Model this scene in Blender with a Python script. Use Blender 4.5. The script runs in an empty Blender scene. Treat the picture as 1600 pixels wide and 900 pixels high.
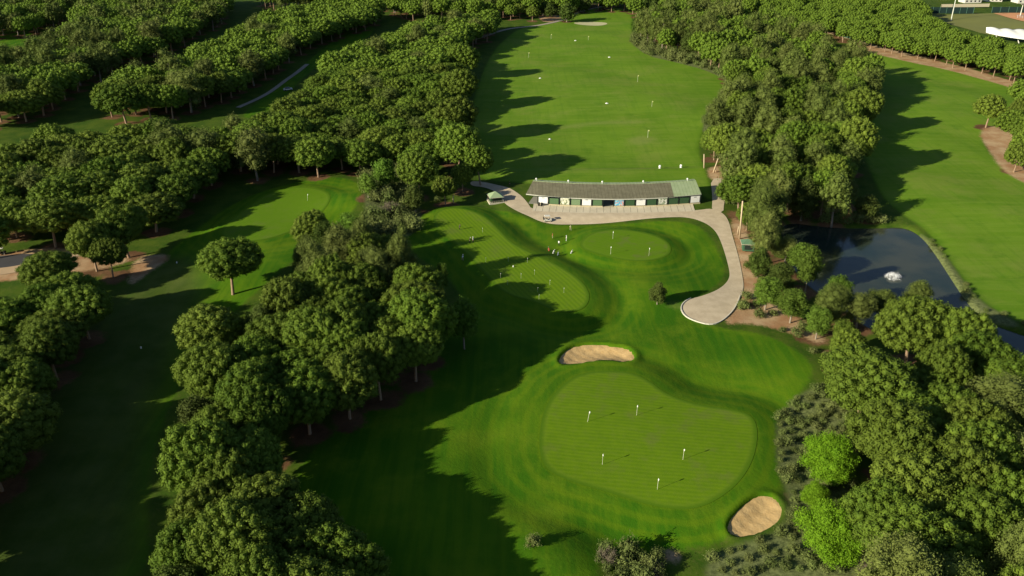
import bpy, math, random
import numpy as np
from mathutils import Vector, kdtree
from mathutils.geometry import delaunay_2d_cdt

# ------------------------------------------------------------------ camera, sky, sun, exposure
SC = bpy.context.scene
COL = SC.collection
F, PITCH, CAMH = 1327.0, math.radians(26.6), 100.0
cam_d = bpy.data.cameras.new("camera"); cam = bpy.data.objects.new("camera", cam_d); COL.objects.link(cam)
cam_d.sensor_width = 36.0; cam_d.lens = 36.0 * F / 1600.0
cam_d.clip_start = 1.0; cam_d.clip_end = 20000.0
cam.location = (0, 0, CAMH); cam.rotation_euler = (math.pi / 2 - PITCH, 0, 0)
SC.camera = cam

SUN_EL = math.radians(21.5); SHADOW_HEAD = math.radians(61.0)     # shadows run away from the camera to the right
to_sun = Vector((-math.sin(SHADOW_HEAD) * math.cos(SUN_EL), -math.cos(SHADOW_HEAD) * math.cos(SUN_EL), math.sin(SUN_EL)))
world = bpy.data.worlds.new("World"); SC.world = world; world.use_nodes = True
nt = world.node_tree; nt.nodes.clear()
sky = nt.nodes.new("ShaderNodeTexSky"); sky.sky_type = 'NISHITA'; sky.sun_disc = False
sky.sun_elevation = SUN_EL; sky.sun_rotation = math.atan2(to_sun.x, to_sun.y)
sky.air_density = 0.7; sky.dust_density = 0.4
bg = nt.nodes.new("ShaderNodeBackground"); bg.inputs[1].default_value = 0.07
wo = nt.nodes.new("ShaderNodeOutputWorld")
nt.links.new(sky.outputs[0], bg.inputs[0]); nt.links.new(bg.outputs[0], wo.inputs[0])
sun_d = bpy.data.lights.new("sun", 'SUN'); sun_d.energy = 5.0; sun_d.angle = math.radians(0.5); sun_d.color = (1.0, 0.91, 0.70)
sun = bpy.data.objects.new("sun", sun_d); COL.objects.link(sun)
sun.rotation_euler = to_sun.to_track_quat('Z', 'Y').to_euler(); sun.location = (-300, -200, 300)
SC.view_settings.view_transform = 'Standard'; SC.view_settings.look = 'None'
SC.view_settings.gamma = 1.0; SC.view_settings.exposure = 0.58
SC.cycles.max_bounces = 5; SC.cycles.diffuse_bounces = 2; SC.cycles.transmission_bounces = 3; SC.cycles.transparent_max_bounces = 4

rng = random.Random(7)
npr = np.random.default_rng(11)

# ------------------------------------------------------------------ surveying: photo pixel (1600x900) -> point on a level plane
def g(u, v, z=0.0):
    dx = (u - 800.0) / F; dy = -(v - 450.0) / F
    Y = math.cos(PITCH) + dy * math.sin(PITCH); Z = -math.sin(PITCH) + dy * math.cos(PITCH)
    t = (z - CAMH) / Z
    return (dx * t, Y * t)
def G(pts, z=0.0): return [g(u, v, z) for u, v in pts]
def proj(x, y, z):
    zc = y * math.cos(PITCH) + (CAMH - z) * math.sin(PITCH)
    yc = y * math.sin(PITCH) - (CAMH - z) * math.cos(PITCH)
    return 800 + F * x / zc, 450 - F * yc / zc, F / zc

def sdf(px, py, poly):
    """signed distance, negative inside"""
    P = np.asarray(poly, float); n = len(P)
    d2 = np.full(px.shape, 1e18); ins = np.zeros(px.shape, bool)
    for i in range(n):
        ax, ay = P[i]; bx, by = P[(i + 1) % n]
        ex, ey = bx - ax, by - ay
        L = ex * ex + ey * ey + 1e-9
        wx, wy = px - ax, py - ay
        t = np.clip((wx * ex + wy * ey) / L, 0, 1)
        d2 = np.minimum(d2, (wx - t * ex) ** 2 + (wy - t * ey) ** 2)
        c = ((ay <= py) & (by > py)) | ((by <= py) & (ay > py))
        if ey != 0:
            ins ^= c & (px < ax + (py - ay) * ex / ey)
    d = np.sqrt(d2)
    return np.where(ins, -d, d)
def sstep(a, b, x):
    t = np.clip((x - a) / (b - a), 0, 1); return t * t * (3 - 2 * t)
def smooth_poly(pts, it=3):
    P = np.asarray(pts, float)
    for _ in range(it):
        Q = np.roll(P, -1, 0)
        P = np.stack([P * .75 + Q * .25, P * .25 + Q * .75], 1).reshape(-1, 2)
    return P
def strip_poly(pts, w):
    P = np.asarray(pts, float)
    # Chaikin on the open line
    for _ in range(2):
        Q = np.concatenate([P[:1], np.stack([P[:-1] * .75 + P[1:] * .25, P[:-1] * .25 + P[1:] * .75], 1).reshape(-1, 2), P[-1:]])
        P = Q
    T = np.gradient(P, axis=0); T /= np.linalg.norm(T, axis=1)[:, None] + 1e-9
    N = np.stack([-T[:, 1], T[:, 0]], 1)
    return np.concatenate([P + N * w / 2, (P - N * w / 2)[::-1]])

# ------------------------------------------------------------------ the course, surveyed
BIG_GREEN = smooth_poly(G([(848, 655), (862, 628), (888, 602), (915, 590), (955, 587), (990, 590), (1015, 602), (1040, 622), (1090, 638), (1150, 645), (1176, 655), (1184, 680), (1178, 720), (1160, 755), (1130, 783), (1095, 801), (1060, 804), (1010, 795), (960, 778), (890, 760), (856, 745), (843, 720), (842, 690)]))
FAR_GREEN = smooth_poly(G([(908, 378), (925, 366), (960, 360), (1000, 364), (1035, 374), (1050, 388), (1046, 402), (1020, 411), (985, 412), (950, 405), (915, 395), (905, 388)]))
LONG_GREEN = smooth_poly(G([(676, 350), (682, 337), (705, 330), (735, 334), (762, 346), (785, 370), (800, 386), (830, 402), (870, 420), (905, 442), (922, 465), (918, 484), (900, 495), (870, 496), (835, 480), (790, 470), (760, 440), (730, 405), (700, 380), (680, 366)]))
LEFT_GREEN = smooth_poly(G([(385, 330), (420, 305), (470, 296), (510, 303), (520, 320), (500, 345), (460, 368), (410, 385), (360, 385), (340, 365)]))
BUNKER_A = smooth_poly(G([(874, 571), (873, 562), (882, 551), (896, 543), (912, 540), (938, 539), (962, 543), (978, 545), (988, 551), (992, 559), (989, 566), (976, 570), (950, 568), (926, 569), (908, 574), (892, 576), (880, 575)]), 2)
BUNKER_B = smooth_poly(G([(1134, 824), (1148, 806), (1172, 785), (1190, 779), (1208, 781), (1222, 794), (1221, 811), (1206, 826), (1180, 838), (1155, 842), (1139, 838)]), 2)
POND = smooth_poly(G([(1215, 340), (1300, 352), (1380, 352), (1400, 350), (1425, 354), (1447, 370), (1468, 398), (1490, 432), (1512, 465), (1535, 492), (1570, 508), (1640, 530), (1680, 600), (1560, 590), (1470, 560), (1400, 530), (1340, 500), (1310, 470), (1270, 450), (1245, 425), (1225, 390)], 0), 2)
PATH = smooth_poly(G([(735, 282), (760, 284), (790, 292), (812, 305), (824, 318), (832, 331), (900, 334), (1000, 334), (1088, 331), (1112, 327), (1130, 335), (1139, 347), (1144, 368), (1153, 396), (1160, 428), (1163, 452), (1150, 480), (1131, 500), (1112, 507), (1085, 501), (1069, 493), (1063, 481), (1075, 471), (1100, 464), (1125, 452), (1140, 436), (1140, 420), (1130, 385), (1119, 362), (1102, 349), (1075, 341), (1040, 341), (960, 346), (880, 350), (850, 347), (826, 340), (800, 328), (786, 317), (783, 304), (760, 292), (735, 290)]), 2)
SIDE_PATH = smooth_poly(G([(1110, 281), (1132, 280), (1136, 298), (1131, 320), (1130, 334), (1112, 333), (1113, 310)]), 1)
SLAB = G([(834, 320), (875, 323), (935, 324.5), (1000, 324.5), (1050, 322), (1082, 319.5), (1086, 332.3), (1000, 335), (900, 335), (832, 332)])
RANGE = smooth_poly(G([(735, 275), (728, 220), (740, 150), (765, 85), (800, 50), (850, 36), (900, 30), (890, 22), (920, 12), (960, 11), (990, 16), (985, 60), (1010, 85), (1060, 98), (1105, 108), (1142, 125), (1132, 165), (1105, 190), (1090, 225), (1100, 262), (1112, 300), (1112, 318), (1090, 300), (1050, 290), (830, 290), (790, 285)]), 2)
RIGHT_FAIR = smooth_poly(G([(1350, 80), (1400, 88), (1470, 103), (1540, 122), (1600, 142), (1700, 170), (1700, 215), (1580, 190), (1540, 205), (1535, 225), (1560, 255), (1610, 290), (1700, 330), (1700, 520), (1600, 508), (1545, 478), (1515, 450), (1495, 420), (1470, 385), (1445, 357), (1400, 330), (1370, 300), (1340, 220), (1330, 150)]), 2)
LEFT_FAIR = smooth_poly(G([(575, 300), (560, 335), (520, 362), (480, 400), (430, 440), (330, 520), (280, 600), (240, 700), (230, 800), (235, 930), (-80, 930), (0, 760), (70, 640), (130, 560), (190, 470), (240, 420), (290, 370), (360, 320), (420, 295), (480, 282), (540, 275)]), 2)
CENTRE = smooth_poly(G([(610, 372), (640, 350), (690, 325), (740, 320), (800, 332), (850, 352), (960, 348), (1070, 344), (1110, 365), (1136, 420), (1120, 450), (1060, 480), (1110, 510), (1200, 520), (1260, 560), (1275, 590), (1215, 650), (1215, 740), (1225, 780), (1140, 850), (1040, 860), (940, 870), (925, 930), (560, 930), (440, 800), (480, 710), (560, 640), (640, 570), (690, 520), (730, 480), (700, 430), (640, 400)]), 2)
FAR_LEFT_FAIR = smooth_poly(G([(-60, 62), (40, 45), (92, 42), (85, 60), (60, 72), (0, 84), (-60, 90)]), 1)
STRIP_FAIR = smooth_poly(G([(375, 182), (400, 160), (450, 122), (500, 78), (540, 48), (590, 40), (575, 60), (520, 80), (470, 125), (440, 155), (400, 185)]), 1)
BARE = [smooth_poly(G(p), 1) for p in (
    [(-60, 400), (0, 398), (60, 388), (120, 390), (190, 396), (205, 410), (150, 424), (100, 430), (40, 438), (-60, 446)],
    [(1104, 262), (1136, 258), (1150, 275), (1132, 284), (1110, 284)],
    [(1140, 340), (1160, 345), (1172, 380), (1180, 420), (1200, 470), (1280, 510), (1290, 540), (1240, 520), (1180, 503), (1125, 505), (1150, 480), (1162, 450), (1150, 395)],
    [(1350, 66), (1440, 88), (1520, 108), (1600, 132), (1660, 150), (1660, 165), (1590, 140), (1530, 122), (1440, 100), (1370, 85), (1340, 75)],
    [(1526, 206), (1560, 198), (1640, 208), (1640, 300), (1590, 283), (1560, 262), (1548, 240)],
    [(838, 25), (875, 22), (880, 30), (850, 37)],
    [(212, 402), (262, 398), (264, 408), (238, 424), (208, 446), (200, 440)],
    [(1036, 858), (1058, 860), (1062, 876), (1040, 874)],
    [(1400, 590), (1450, 600), (1470, 670), (1420, 680)],
    [(1540, 870), (1600, 850), (1640, 900), (1560, 930)],
)]
SCRUB = [smooth_poly(G(p), 1) for p in (
    [(1215, 650), (1240, 622), (1288, 600), (1335, 640), (1345, 690), (1330, 760), (1310, 800), (1345, 870), (1350, 930), (1100, 930), (1105, 872), (1150, 854), (1215, 838), (1234, 805), (1226, 760), (1215, 740), (1212, 690)],
    [(985, 55), (1060, 80), (1110, 92), (1160, 100), (1160, 140), (1145, 170), (1120, 200), (1097, 215), (1100, 180), (1125, 162), (1140, 130), (1100, 109), (1060, 99), (1010, 87), (984, 68)],
    [(560, 262), (640, 262), (660, 330), (655, 370), (600, 385), (560, 372), (575, 330)],
    [(1440, 362), (1475, 395), (1500, 430), (1530, 470), (1590, 502), (1590, 512), (1530, 495), (1495, 450), (1460, 398), (1436, 368)],
)]
SAND_STRIP = smooth_poly(G([(893, 35), (915, 33), (945, 34), (951, 37), (935, 40), (905, 39)]), 2)
FLATZONE = G([(800, 270), (1125, 265), (1125, 338), (800, 338)])
GREENS = [(BIG_GREEN, 1.0, 10.0), (FAR_GREEN, 0.7, 6.0), (LONG_GREEN, 1.5, 9.0), (LEFT_GREEN, 1.0, 7.0)]
BUMPS = [(862, 880, 1.6, 7), (556, 322, 3.0, 9), (925, 500, -0.9, 9), (690, 760, 1.3, 14), (1130, 600, -0.8, 14), (1240, 580, 0.9, 12),
         (940, 610, 0.5, 9), (850, 640, 0.6, 8), (420, 420, 1.5, 14), (1040, 450, 0.7, 10), (960, 850, -0.7, 8), (1010, 540, 0.7, 8), (640, 385, 1.4, 9),
         (1480, 320, 1.2, 22), (1420, 200, 0.9, 22), (1500, 160, 1.4, 20), (960, 150, 0.7, 30), (850, 100, -0.8, 25), (1080, 180, 0.9, 22), (900, 232, -0.7, 18)]
BUMPS = [(*g(u, v), a, s) for u, v, a, s in BUMPS]

def height(x, y, cuts=True):
    x = np.asarray(x, float); y = np.asarray(y, float)
    h = .30 * np.sin(x / 19 + 1.3) * np.sin(y / 23 + .4) + .14 * np.sin(x / 8.3 + y / 12.7) + .12 * np.sin(y / 7.1 - x / 15.3 + 2) + .35 * np.sin(x / 57 + y / 71)
    for bx, by, a, s in BUMPS:
        h = h + a * np.exp(-((x - bx) ** 2 + (y - by) ** 2) / (2 * s * s))
    near = (np.abs(x) < 180) & (y < 420)
    if near.any():
        xs, ys = x[near], y[near]; hn = h[near]
        for poly, a, w in GREENS:
            d = sdf(xs, ys, poly)
            k = sstep(w, -1.0, d)
            hn = hn * (1 - .55 * k) + a * k - .25 * np.exp(-((d - w) / 3.0) ** 2)
        k = sstep(6, 0, sdf(xs, ys, FLATZONE)); hn = hn * (1 - k) + .35 * k
        d = sdf(xs, ys, POND)
        hn = np.where(d < 8, hn * sstep(0, 8, d) + (-.25) * (1 - sstep(0, 8, d)), hn)
        if cuts:
            hn = hn - 3.0 * sstep(.8, -3.0, d)
            for B in (BUNKER_A, BUNKER_B):
                db = sdf(xs, ys, B)
                hn = hn + .35 * np.exp(-((db - .6) / 1.0) ** 2) - 2.2 * sstep(.15, -.9, db)
        h = h.copy(); h[near] = hn
    return h
def hz(x, y, cuts=True):
    return float(height(np.array([x]), np.array([y]), cuts)[0])

# ------------------------------------------------------------------ object helpers
def tag(o, label=None, cat=None, group=None, kind=None):
    if label: o["label"] = label
    if cat: o["category"] = cat
    if group: o["group"] = group
    if kind: o["kind"] = kind
    return o
def empty(name, loc, rz=0.0):
    o = bpy.data.objects.new(name, None); COL.objects.link(o); o.location = loc; o.rotation_euler = (0, 0, rz); o.empty_display_size = .5
    return o
def mesh_np(name, V, Fs, mats=None, smooth=False, mi=None):
    """V (n,3); Fs: list of (m,k) int arrays"""
    me = bpy.data.meshes.new(name)
    V = np.asarray(V, np.float32)
    me.vertices.add(len(V)); me.vertices.foreach_set("co", V.ravel())
    loops = np.concatenate([f.ravel() for f in Fs]).astype(np.int32)
    tot = np.concatenate([np.full(len(f), f.shape[1], np.int32) for f in Fs])
    me.loops.add(len(loops)); me.loops.foreach_set("vertex_index", loops)
    me.polygons.add(len(tot))
    st = np.concatenate([[0], np.cumsum(tot)[:-1]]).astype(np.int32)
    me.polygons.foreach_set("loop_start", st); me.polygons.foreach_set("loop_total", tot)
    if smooth: me.polygons.foreach_set("use_smooth", np.ones(len(tot), bool))
    for m in mats or []: me.materials.append(m)
    if mi is not None: me.polygons.foreach_set("material_index", np.asarray(mi, np.int32))
    me.update(calc_edges=True); me.validate()
    return me
def obj(name, me, parent=None, loc=None):
    o = bpy.data.objects.new(name, me); COL.objects.link(o)
    if parent: o.parent = parent
    if loc: o.location = loc
    return o

class MB:
    def __init__(s): s.V = []; s.F = []; s.M = []
    def face(s, pts, m=0):
        b = len(s.V); s.V += [tuple(p) for p in pts]; s.F.append(list(range(b, b + len(pts)))); s.M.append(m)
    def box(s, c, d, rz=0, m=0, taper=1.0, tilt=0):
        b = len(s.V); cs, sn = math.cos(rz), math.sin(rz)
        for k, zz in enumerate((-.5, .5)):
            q = 1 if k == 0 else taper
            for a, e in ((-.5, -.5), (.5, -.5), (.5, .5), (-.5, .5)):
                x, y, z = a * d[0] * q, e * d[1] * q, zz * d[2]
                if tilt: y, z = y * math.cos(tilt) - z * math.sin(tilt), y * math.sin(tilt) + z * math.cos(tilt)
                s.V.append((c[0] + x * cs - y * sn, c[1] + x * sn + y * cs, c[2] + z))
        for f in ((3, 2, 1, 0), (4, 5, 6, 7), (0, 1, 5, 4), (1, 2, 6, 5), (2, 3, 7, 6), (3, 0, 4, 7)):
            s.F.append([b + i for i in f]); s.M.append(m)
    def tube(s, pts, rads, n=6, m=0, cap=True):
        pts = [Vector(p) for p in pts]; b = len(s.V)
        for i, p in enumerate(pts):
            t = (pts[min(i + 1, len(pts) - 1)] - pts[max(i - 1, 0)]).normalized()
            a = t.orthogonal().normalized() if abs(t.z) < .9 else Vector((1, 0, 0)).cross(t).normalized()
            c = t.cross(a)
            for k in range(n):
                w = 2 * math.pi * k / n
                s.V.append(tuple(p + (a * math.cos(w) + c * math.sin(w)) * rads[i]))
        for i in range(len(pts) - 1):
            for k in range(n):
                q = b + i * n; s.F.append([q + k, q + (k + 1) % n, q + n + (k + 1) % n, q + n + k]); s.M.append(m)
        if cap:
            s.F.append([b + k for k in range(n)][::-1]); s.M.append(m)
            q = b + (len(pts) - 1) * n; s.F.append([q + k for k in range(n)]); s.M.append(m)
    def prism(s, poly, z0, z1, m=0):
        n = len(poly); b = len(s.V)
        s.V += [(x, y, z0) for x, y in poly] + [(x, y, z1) for x, y in poly]
        s.F.append([b + i for i in range(n)][::-1]); s.M.append(m); s.F.append([b + n + i for i in range(n)]); s.M.append(m)
        for i in range(n):
            j = (i + 1) % n; s.F.append([b + i, b + j, b + n + j, b + n + i]); s.M.append(m)
    def ball(s, c, r, n=8, k=5, m=0, sz=1.0):
        b = len(s.V)
        for i in range(k + 1):
            th = math.pi * i / k
            for j in range(n):
                w = 2 * math.pi * j / n
                s.V.append((c[0] + r * math.sin(th) * math.cos(w), c[1] + r * math.sin(th) * math.sin(w), c[2] - r * sz * math.cos(th)))
        for i in range(k):
            for j in range(n):
                s.F.append([b + i * n + j, b + i * n + (j + 1) % n, b + (i + 1) * n + (j + 1) % n, b + (i + 1) * n + j]); s.M.append(m)
    def build(s, name, mats, parent=None, smooth=False, loc=None):
        me = bpy.data.meshes.new(name); me.from_pydata(s.V, [], s.F)
        for m in (mats if isinstance(mats, (list, tuple)) else [mats]): me.materials.append(m)
        me.polygons.foreach_set("material_index", s.M)
        if smooth: me.polygons.foreach_set("use_smooth", [True] * len(s.F))
        me.update()
        return obj(name, me, parent, loc)

# ------------------------------------------------------------------ materials
class NT:
    def __init__(s, name, rough=.9, spec=.2):
        s.m = bpy.data.materials.new(name); s.m.use_nodes = True; s.t = s.m.node_tree; s.n = s.t.nodes; s.n.clear()
        s.b = s.n.new("ShaderNodeBsdfPrincipled"); s.o = s.n.new("ShaderNodeOutputMaterial"); s.t.links.new(s.b.outputs[0], s.o.inputs[0])
        s.b.inputs['Roughness'].default_value = rough; s.b.inputs['Specular IOR Level'].default_value = spec
        s._tc = None
    def L(s, a, b): s.t.links.new(a, b)
    def coord(s, kind='Object'):
        if s._tc is None: s._tc = s.n.new("ShaderNodeTexCoord")
        return s._tc.outputs[kind]
    def pos(s): return s.n.new("ShaderNodeNewGeometry").outputs['Position']
    def noise(s, sc, det=3, vec=None, rough=.55, scale3=None):
        v = vec or s.coord()
        if scale3:
            mp = s.n.new("ShaderNodeMapping"); mp.inputs['Scale'].default_value = scale3[:3]
            if len(scale3) > 3: mp.inputs['Rotation'].default_value = (0, 0, scale3[3])
            s.L(v, mp.inputs[0]); v = mp.outputs[0]
        t = s.n.new("ShaderNodeTexNoise"); t.inputs['Scale'].default_value = sc; t.inputs['Detail'].default_value = det; t.inputs['Roughness'].default_value = rough
        s.L(v, t.inputs['Vector']); return t.outputs['Fac']
    def wave(s, sc, rz, vec=None, dist=0.0):
        mp = s.n.new("ShaderNodeMapping"); mp.inputs['Rotation'].default_value = (0, 0, rz); s.L(vec or s.coord(), mp.inputs[0])
        t = s.n.new("ShaderNodeTexWave"); t.inputs['Scale'].default_value = sc; t.inputs['Distortion'].default_value = dist; t.inputs['Detail Scale'].default_value = .4
        s.L(mp.outputs[0], t.inputs[0]); return t.outputs['Fac']
    def ramp(s, fac, a, b, lo=0.0, hi=1.0):
        t = s.n.new("ShaderNodeMapRange"); t.interpolation_type = 'SMOOTHSTEP'
        t.inputs[1].default_value = a; t.inputs[2].default_value = b; t.inputs[3].default_value = lo; t.inputs[4].default_value = hi
        s.L(fac, t.inputs[0]); return t.outputs[0]
    def mix(s, fac, a, b, mode='MIX'):
        t = s.n.new("ShaderNodeMix"); t.data_type = 'RGBA'; t.blend_type = mode; t.clamp_factor = True
        for v, i in ((fac, 0), (a, 6), (b, 7)):
            if hasattr(v, 'is_linked'): s.L(v, t.inputs[i])
            elif i == 0: t.inputs[0].default_value = v
            else: t.inputs[i].default_value = (*v, 1)
        return t.outputs[2]
    def math(s, op, a, b=0.0):
        t = s.n.new("ShaderNodeMath"); t.operation = op
        for v, i in ((a, 0), (b, 1)):
            if hasattr(v, 'is_linked'): s.L(v, t.inputs[i])
            else: t.inputs[i].default_value = v
        return t.outputs[0]
    def attr(s, name):
        t = s.n.new("ShaderNodeAttribute"); t.attribute_name = name; return t.outputs['Fac']
    def rnd(s): return s.n.new("ShaderNodeObjectInfo").outputs['Random']
    def col(s, c):
        if hasattr(c, 'is_linked'): s.L(c, s.b.inputs['Base Color'])
        else: s.b.inputs['Base Color'].default_value = (*c, 1)
    def bump(s, h, st=.5, dist=.1):
        t = s.n.new("ShaderNodeBump"); t.inputs['Strength'].default_value = st; t.inputs['Distance'].default_value = dist
        s.L(h, t.inputs['Height']); s.L(t.outputs[0], s.b.inputs['Normal'])

def plain(name, c, rough=.7, var=.12, scale=3.0, metal=0, spec=.3):
    n = NT(name, rough, spec)
    f = n.noise(scale, 4)
    n.col(n.mix(f, tuple(x * (1 - var) for x in c), tuple(min(1, x * (1 + var)) for x in c)))
    n.b.inputs['Metallic'].default_value = metal
    return n.m

def foliage(name, ca, cb, yellow=(.11, .12, .02), sc=.9):
    n = NT(name, .75, .15)
    f = n.ramp(n.noise(sc, 3), .3, .7)
    c = n.mix(f, ca, cb)
    c = n.mix(n.math('MULTIPLY', n.rnd(), .42), c, yellow)
    f2 = n.noise(6.0, 2)
    c = n.mix(1.0, c, n.mix(n.math('FRACT', n.math('MULTIPLY', n.rnd(), 7.31)), (.78, .78, .78), (1.2, 1.2, 1.2)), 'MULTIPLY')
    c = n.mix(1.0, c, n.mix(f2, (.72, .72, .72), (1.25, 1.25, 1.2)), 'MULTIPLY')
    n.col(c)
    n.t.links.remove(n.o.inputs[0].links[0])
    tr = n.n.new("ShaderNodeBsdfTranslucent"); ms = n.n.new("ShaderNodeMixShader"); ms.inputs[0].default_value = .18
    n.L(c, tr.inputs[0]); n.L(n.b.outputs[0], ms.inputs[1]); n.L(tr.outputs[0], ms.inputs[2]); n.L(ms.outputs[0], n.o.inputs[0])
    return n.m
M = {}
M['pine'] = foliage('pine_needles', (.076, .142, .014), (.120, .192, .018), (.165, .185, .030))
M['euc'] = foliage('grey_green_leaves', (.085, .125, .022), (.130, .175, .034), (.165, .175, .05), 1.2)
M['oak'] = foliage('dark_oak_leaves', (.045, .085, .010), (.080, .120, .020), (.11, .12, .03), 1.2)
M['poplar'] = foliage('mid_green_leaves', (.070, .150, .014), (.110, .20, .022), (.15, .19, .03), 1.2)
M['lime'] = foliage('lime_leaves', (.085, .20, .006), (.145, .28, .010), (.15, .24, .014), 1.0)
M['shrub'] = foliage('shrub_leaves', (.095, .145, .032), (.160, .20, .058), (.19, .19, .07), 2.2)
M['drybush'] = plain('dry_twigs', (.20, .165, .115), .95, .3, 2.0)
M['bark'] = plain('pine_bark', (.30, .205, .135), .95, .35, 2.5)
M['greybark'] = plain('grey_bark', (.26, .22, .17), .95, .3, 2.5)

# ------------------------------------------------------------------ vegetation prototypes
def unit(a): return a / (np.linalg.norm(a, axis=-1, keepdims=True) + 1e-9)
def fib(n, z0=-1.0, z1=1.0, ph=0.0):
    i = np.arange(n) + .5; z = z0 + (z1 - z0) * i / n; r = np.sqrt(np.clip(1 - z * z, 0, 1)); a = i * 2.399963 + ph
    return np.stack([r * np.cos(a), r * np.sin(a), z], 1)
ICO_V = None
def ico():
    global ICO_V, ICO_F
    if ICO_V is None:
        t = (1 + 5 ** .5) / 2
        ICO_V = unit(np.array([(-1, t, 0), (1, t, 0), (-1, -t, 0), (1, -t, 0), (0, -1, t), (0, 1, t), (0, -1, -t), (0, 1, -t), (t, 0, -1), (t, 0, 1), (-t, 0, -1), (-t, 0, 1)], float))
        ICO_F = np.array([(0, 11, 5), (0, 5, 1), (0, 1, 7), (0, 7, 10), (0, 10, 11), (1, 5, 9), (5, 11, 4), (11, 10, 2), (10, 7, 6), (7, 1, 8), (3, 9, 4), (3, 4, 2), (3, 2, 6), (3, 6, 8), (3, 8, 9), (4, 9, 5), (2, 4, 11), (6, 2, 10), (8, 6, 7), (9, 8, 1)])
    return ICO_V, ICO_F

def foliage_mesh(name, mat, lobes, spacing, leaf, k=5, seed=0, rough=.75, core=.80, droop=0.0, fuzz=.5, aspect=.75):
    """lobes: (n,4 or 6) centres and radii; tufts of leaf-sized quads over the free surface of every lobe, dark solid cores inside"""
    r_ = np.random.default_rng(seed)
    C = lobes[:, :3]; R = lobes[:, 3:4]; ZS = lobes[:, 4:5]
    P = []; N = []
    for i in range(len(C)):
        m = max(6, int(4 * math.pi * R[i, 0] ** 2 / (spacing ** 2)))
        d = fib(m, -1, 1, r_.random() * 6)
        d = unit(d + .25 * r_.normal(size=d.shape))
        bumpy = 1 + .12 * r_.normal(size=(m, 1))
        p = C[i] + d * R[i] * bumpy * np.array([1, 1, ZS[i, 0]])
        keep = np.ones(m, bool)
        for j in range(len(C)):
            if j == i: continue
            q = (p - C[j]) / (R[j] * np.array([1, 1, ZS[j, 0]]))
            keep &= (q ** 2).sum(1) > .80
        keep &= (d[:, 2] > -.55) | (r_.random(m) < .25)
        P.append(p[keep]); N.append(d[keep])
    P = np.concatenate(P); N = np.concatenate(N)
    n = len(P); P = np.repeat(P, k, 0); N = np.repeat(N, k, 0); m = n * k
    off = r_.normal(size=(m, 3)) * leaf * fuzz
    c = P + off + N * leaf * r_.uniform(-.2, .7, (m, 1))
    nm = unit(N + rough * r_.normal(size=(m, 3)))
    a = unit(np.cross(nm, r_.normal(size=(m, 3)))); b = np.cross(nm, a)
    if droop: 
        b = unit(b * (1 - droop) + np.array([0, 0, -1.0]) * droop); a = unit(np.cross(nm, b))
    s = leaf * r_.uniform(.55, 1.1, (m, 1))
    V = np.stack([c - b * s * .5, c + a * s * .5 * aspect, c + b * s * .62, c - a * s * .5 * aspect], 1).reshape(-1, 3)
    Q = np.arange(m * 4).reshape(-1, 4)
    iv, if_ = ico()
    cv = (C[:, None, :] + iv[None] * (R * core)[:, None, :] * np.stack([np.ones_like(ZS), np.ones_like(ZS), ZS], -1)).reshape(-1, 3)
    cf = (if_[None] + (np.arange(len(C)) * 12)[:, None, None]).reshape(-1, 3) + len(V)
    me = mesh_np(name, np.concatenate([V, cv]), [Q, cf], [mat])
    return me

def pine_lobes(seed, R=6.0, lod=0):
    """a smooth umbrella dome covered with many small cushions, a few clefts and a flattish underside"""
    r_ = np.random.default_rng(seed); n = (165, 120, 64)[lod]
    d = fib(n, -.70, 1.0, r_.random() * 6)
    az = np.arctan2(d[:, 1], d[:, 0])
    nb = 5 + seed % 3; ph = r_.random() * 6
    k = fib(nb + 4, -.1, 1.0, ph); k = unit(k + .4 * r_.normal(size=k.shape))          # bough domes: where the surface swells
    dot = (d @ k.T).max(1); swell = .82 + .25 * np.clip((dot - .72) / .28, 0, 1) ** .7
    lump = 1 + .07 * np.sin(2 * az + r_.random() * 6) + .06 * np.sin(3 * az + r_.random() * 6)
    c = d * np.where(d[:, 2:3] > 0, np.array([R * .93, R * .93, R * .74]), np.array([R * .92, R * .92, R * .72]))
    c *= swell[:, None]; c[:, :2] *= lump[:, None]
    c += r_.normal(size=c.shape) * R * .035
    c[:, 2] += 8.2
    rad = R * r_.uniform(.085, .155, (n, 1)) * (1, 1.1, 1.35)[lod]
    m = 14
    ci = fib(m, -.3, .9, ph) * np.array([R * .45, R * .45, R * .34]); ci[:, 2] += 8.2
    return np.concatenate([np.concatenate([c, rad, np.full((n, 1), .95)], 1), np.concatenate([ci, np.full((m, 1), R * .38), np.full((m, 1), .85)], 1)])
def blob_lobes(seed, R, H, z0, n, rmin=.16, rmax=.34, zs=1.0, loose=.12, taper=.3):
    r_ = np.random.default_rng(seed)
    d = fib(n, -.85, 1.0, r_.random() * 6)
    c = d * np.array([R * .75, R * .75, H * .42])
    q = (d[:, 2:3] + 1) / 2
    c[:, :2] *= (1 - taper * q) * (1 + .12 * r_.normal(size=(n, 1)))
    c += r_.normal(size=c.shape) * R * loose
    c[:, 2] += z0 + H * .5
    rad = R * r_.uniform(rmin, rmax, (n, 1))
    k = max(3, n // 6)
    ci = np.stack([r_.normal(size=k) * R * .2, r_.normal(size=k) * R * .2, z0 + H * r_.uniform(.25, .7, k)], 1)
    return np.concatenate([np.concatenate([c, rad, np.full((n, 1), zs)], 1), np.concatenate([ci, np.full((k, 1), R * .4), np.full((k, 1), 1.1)], 1)])

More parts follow.
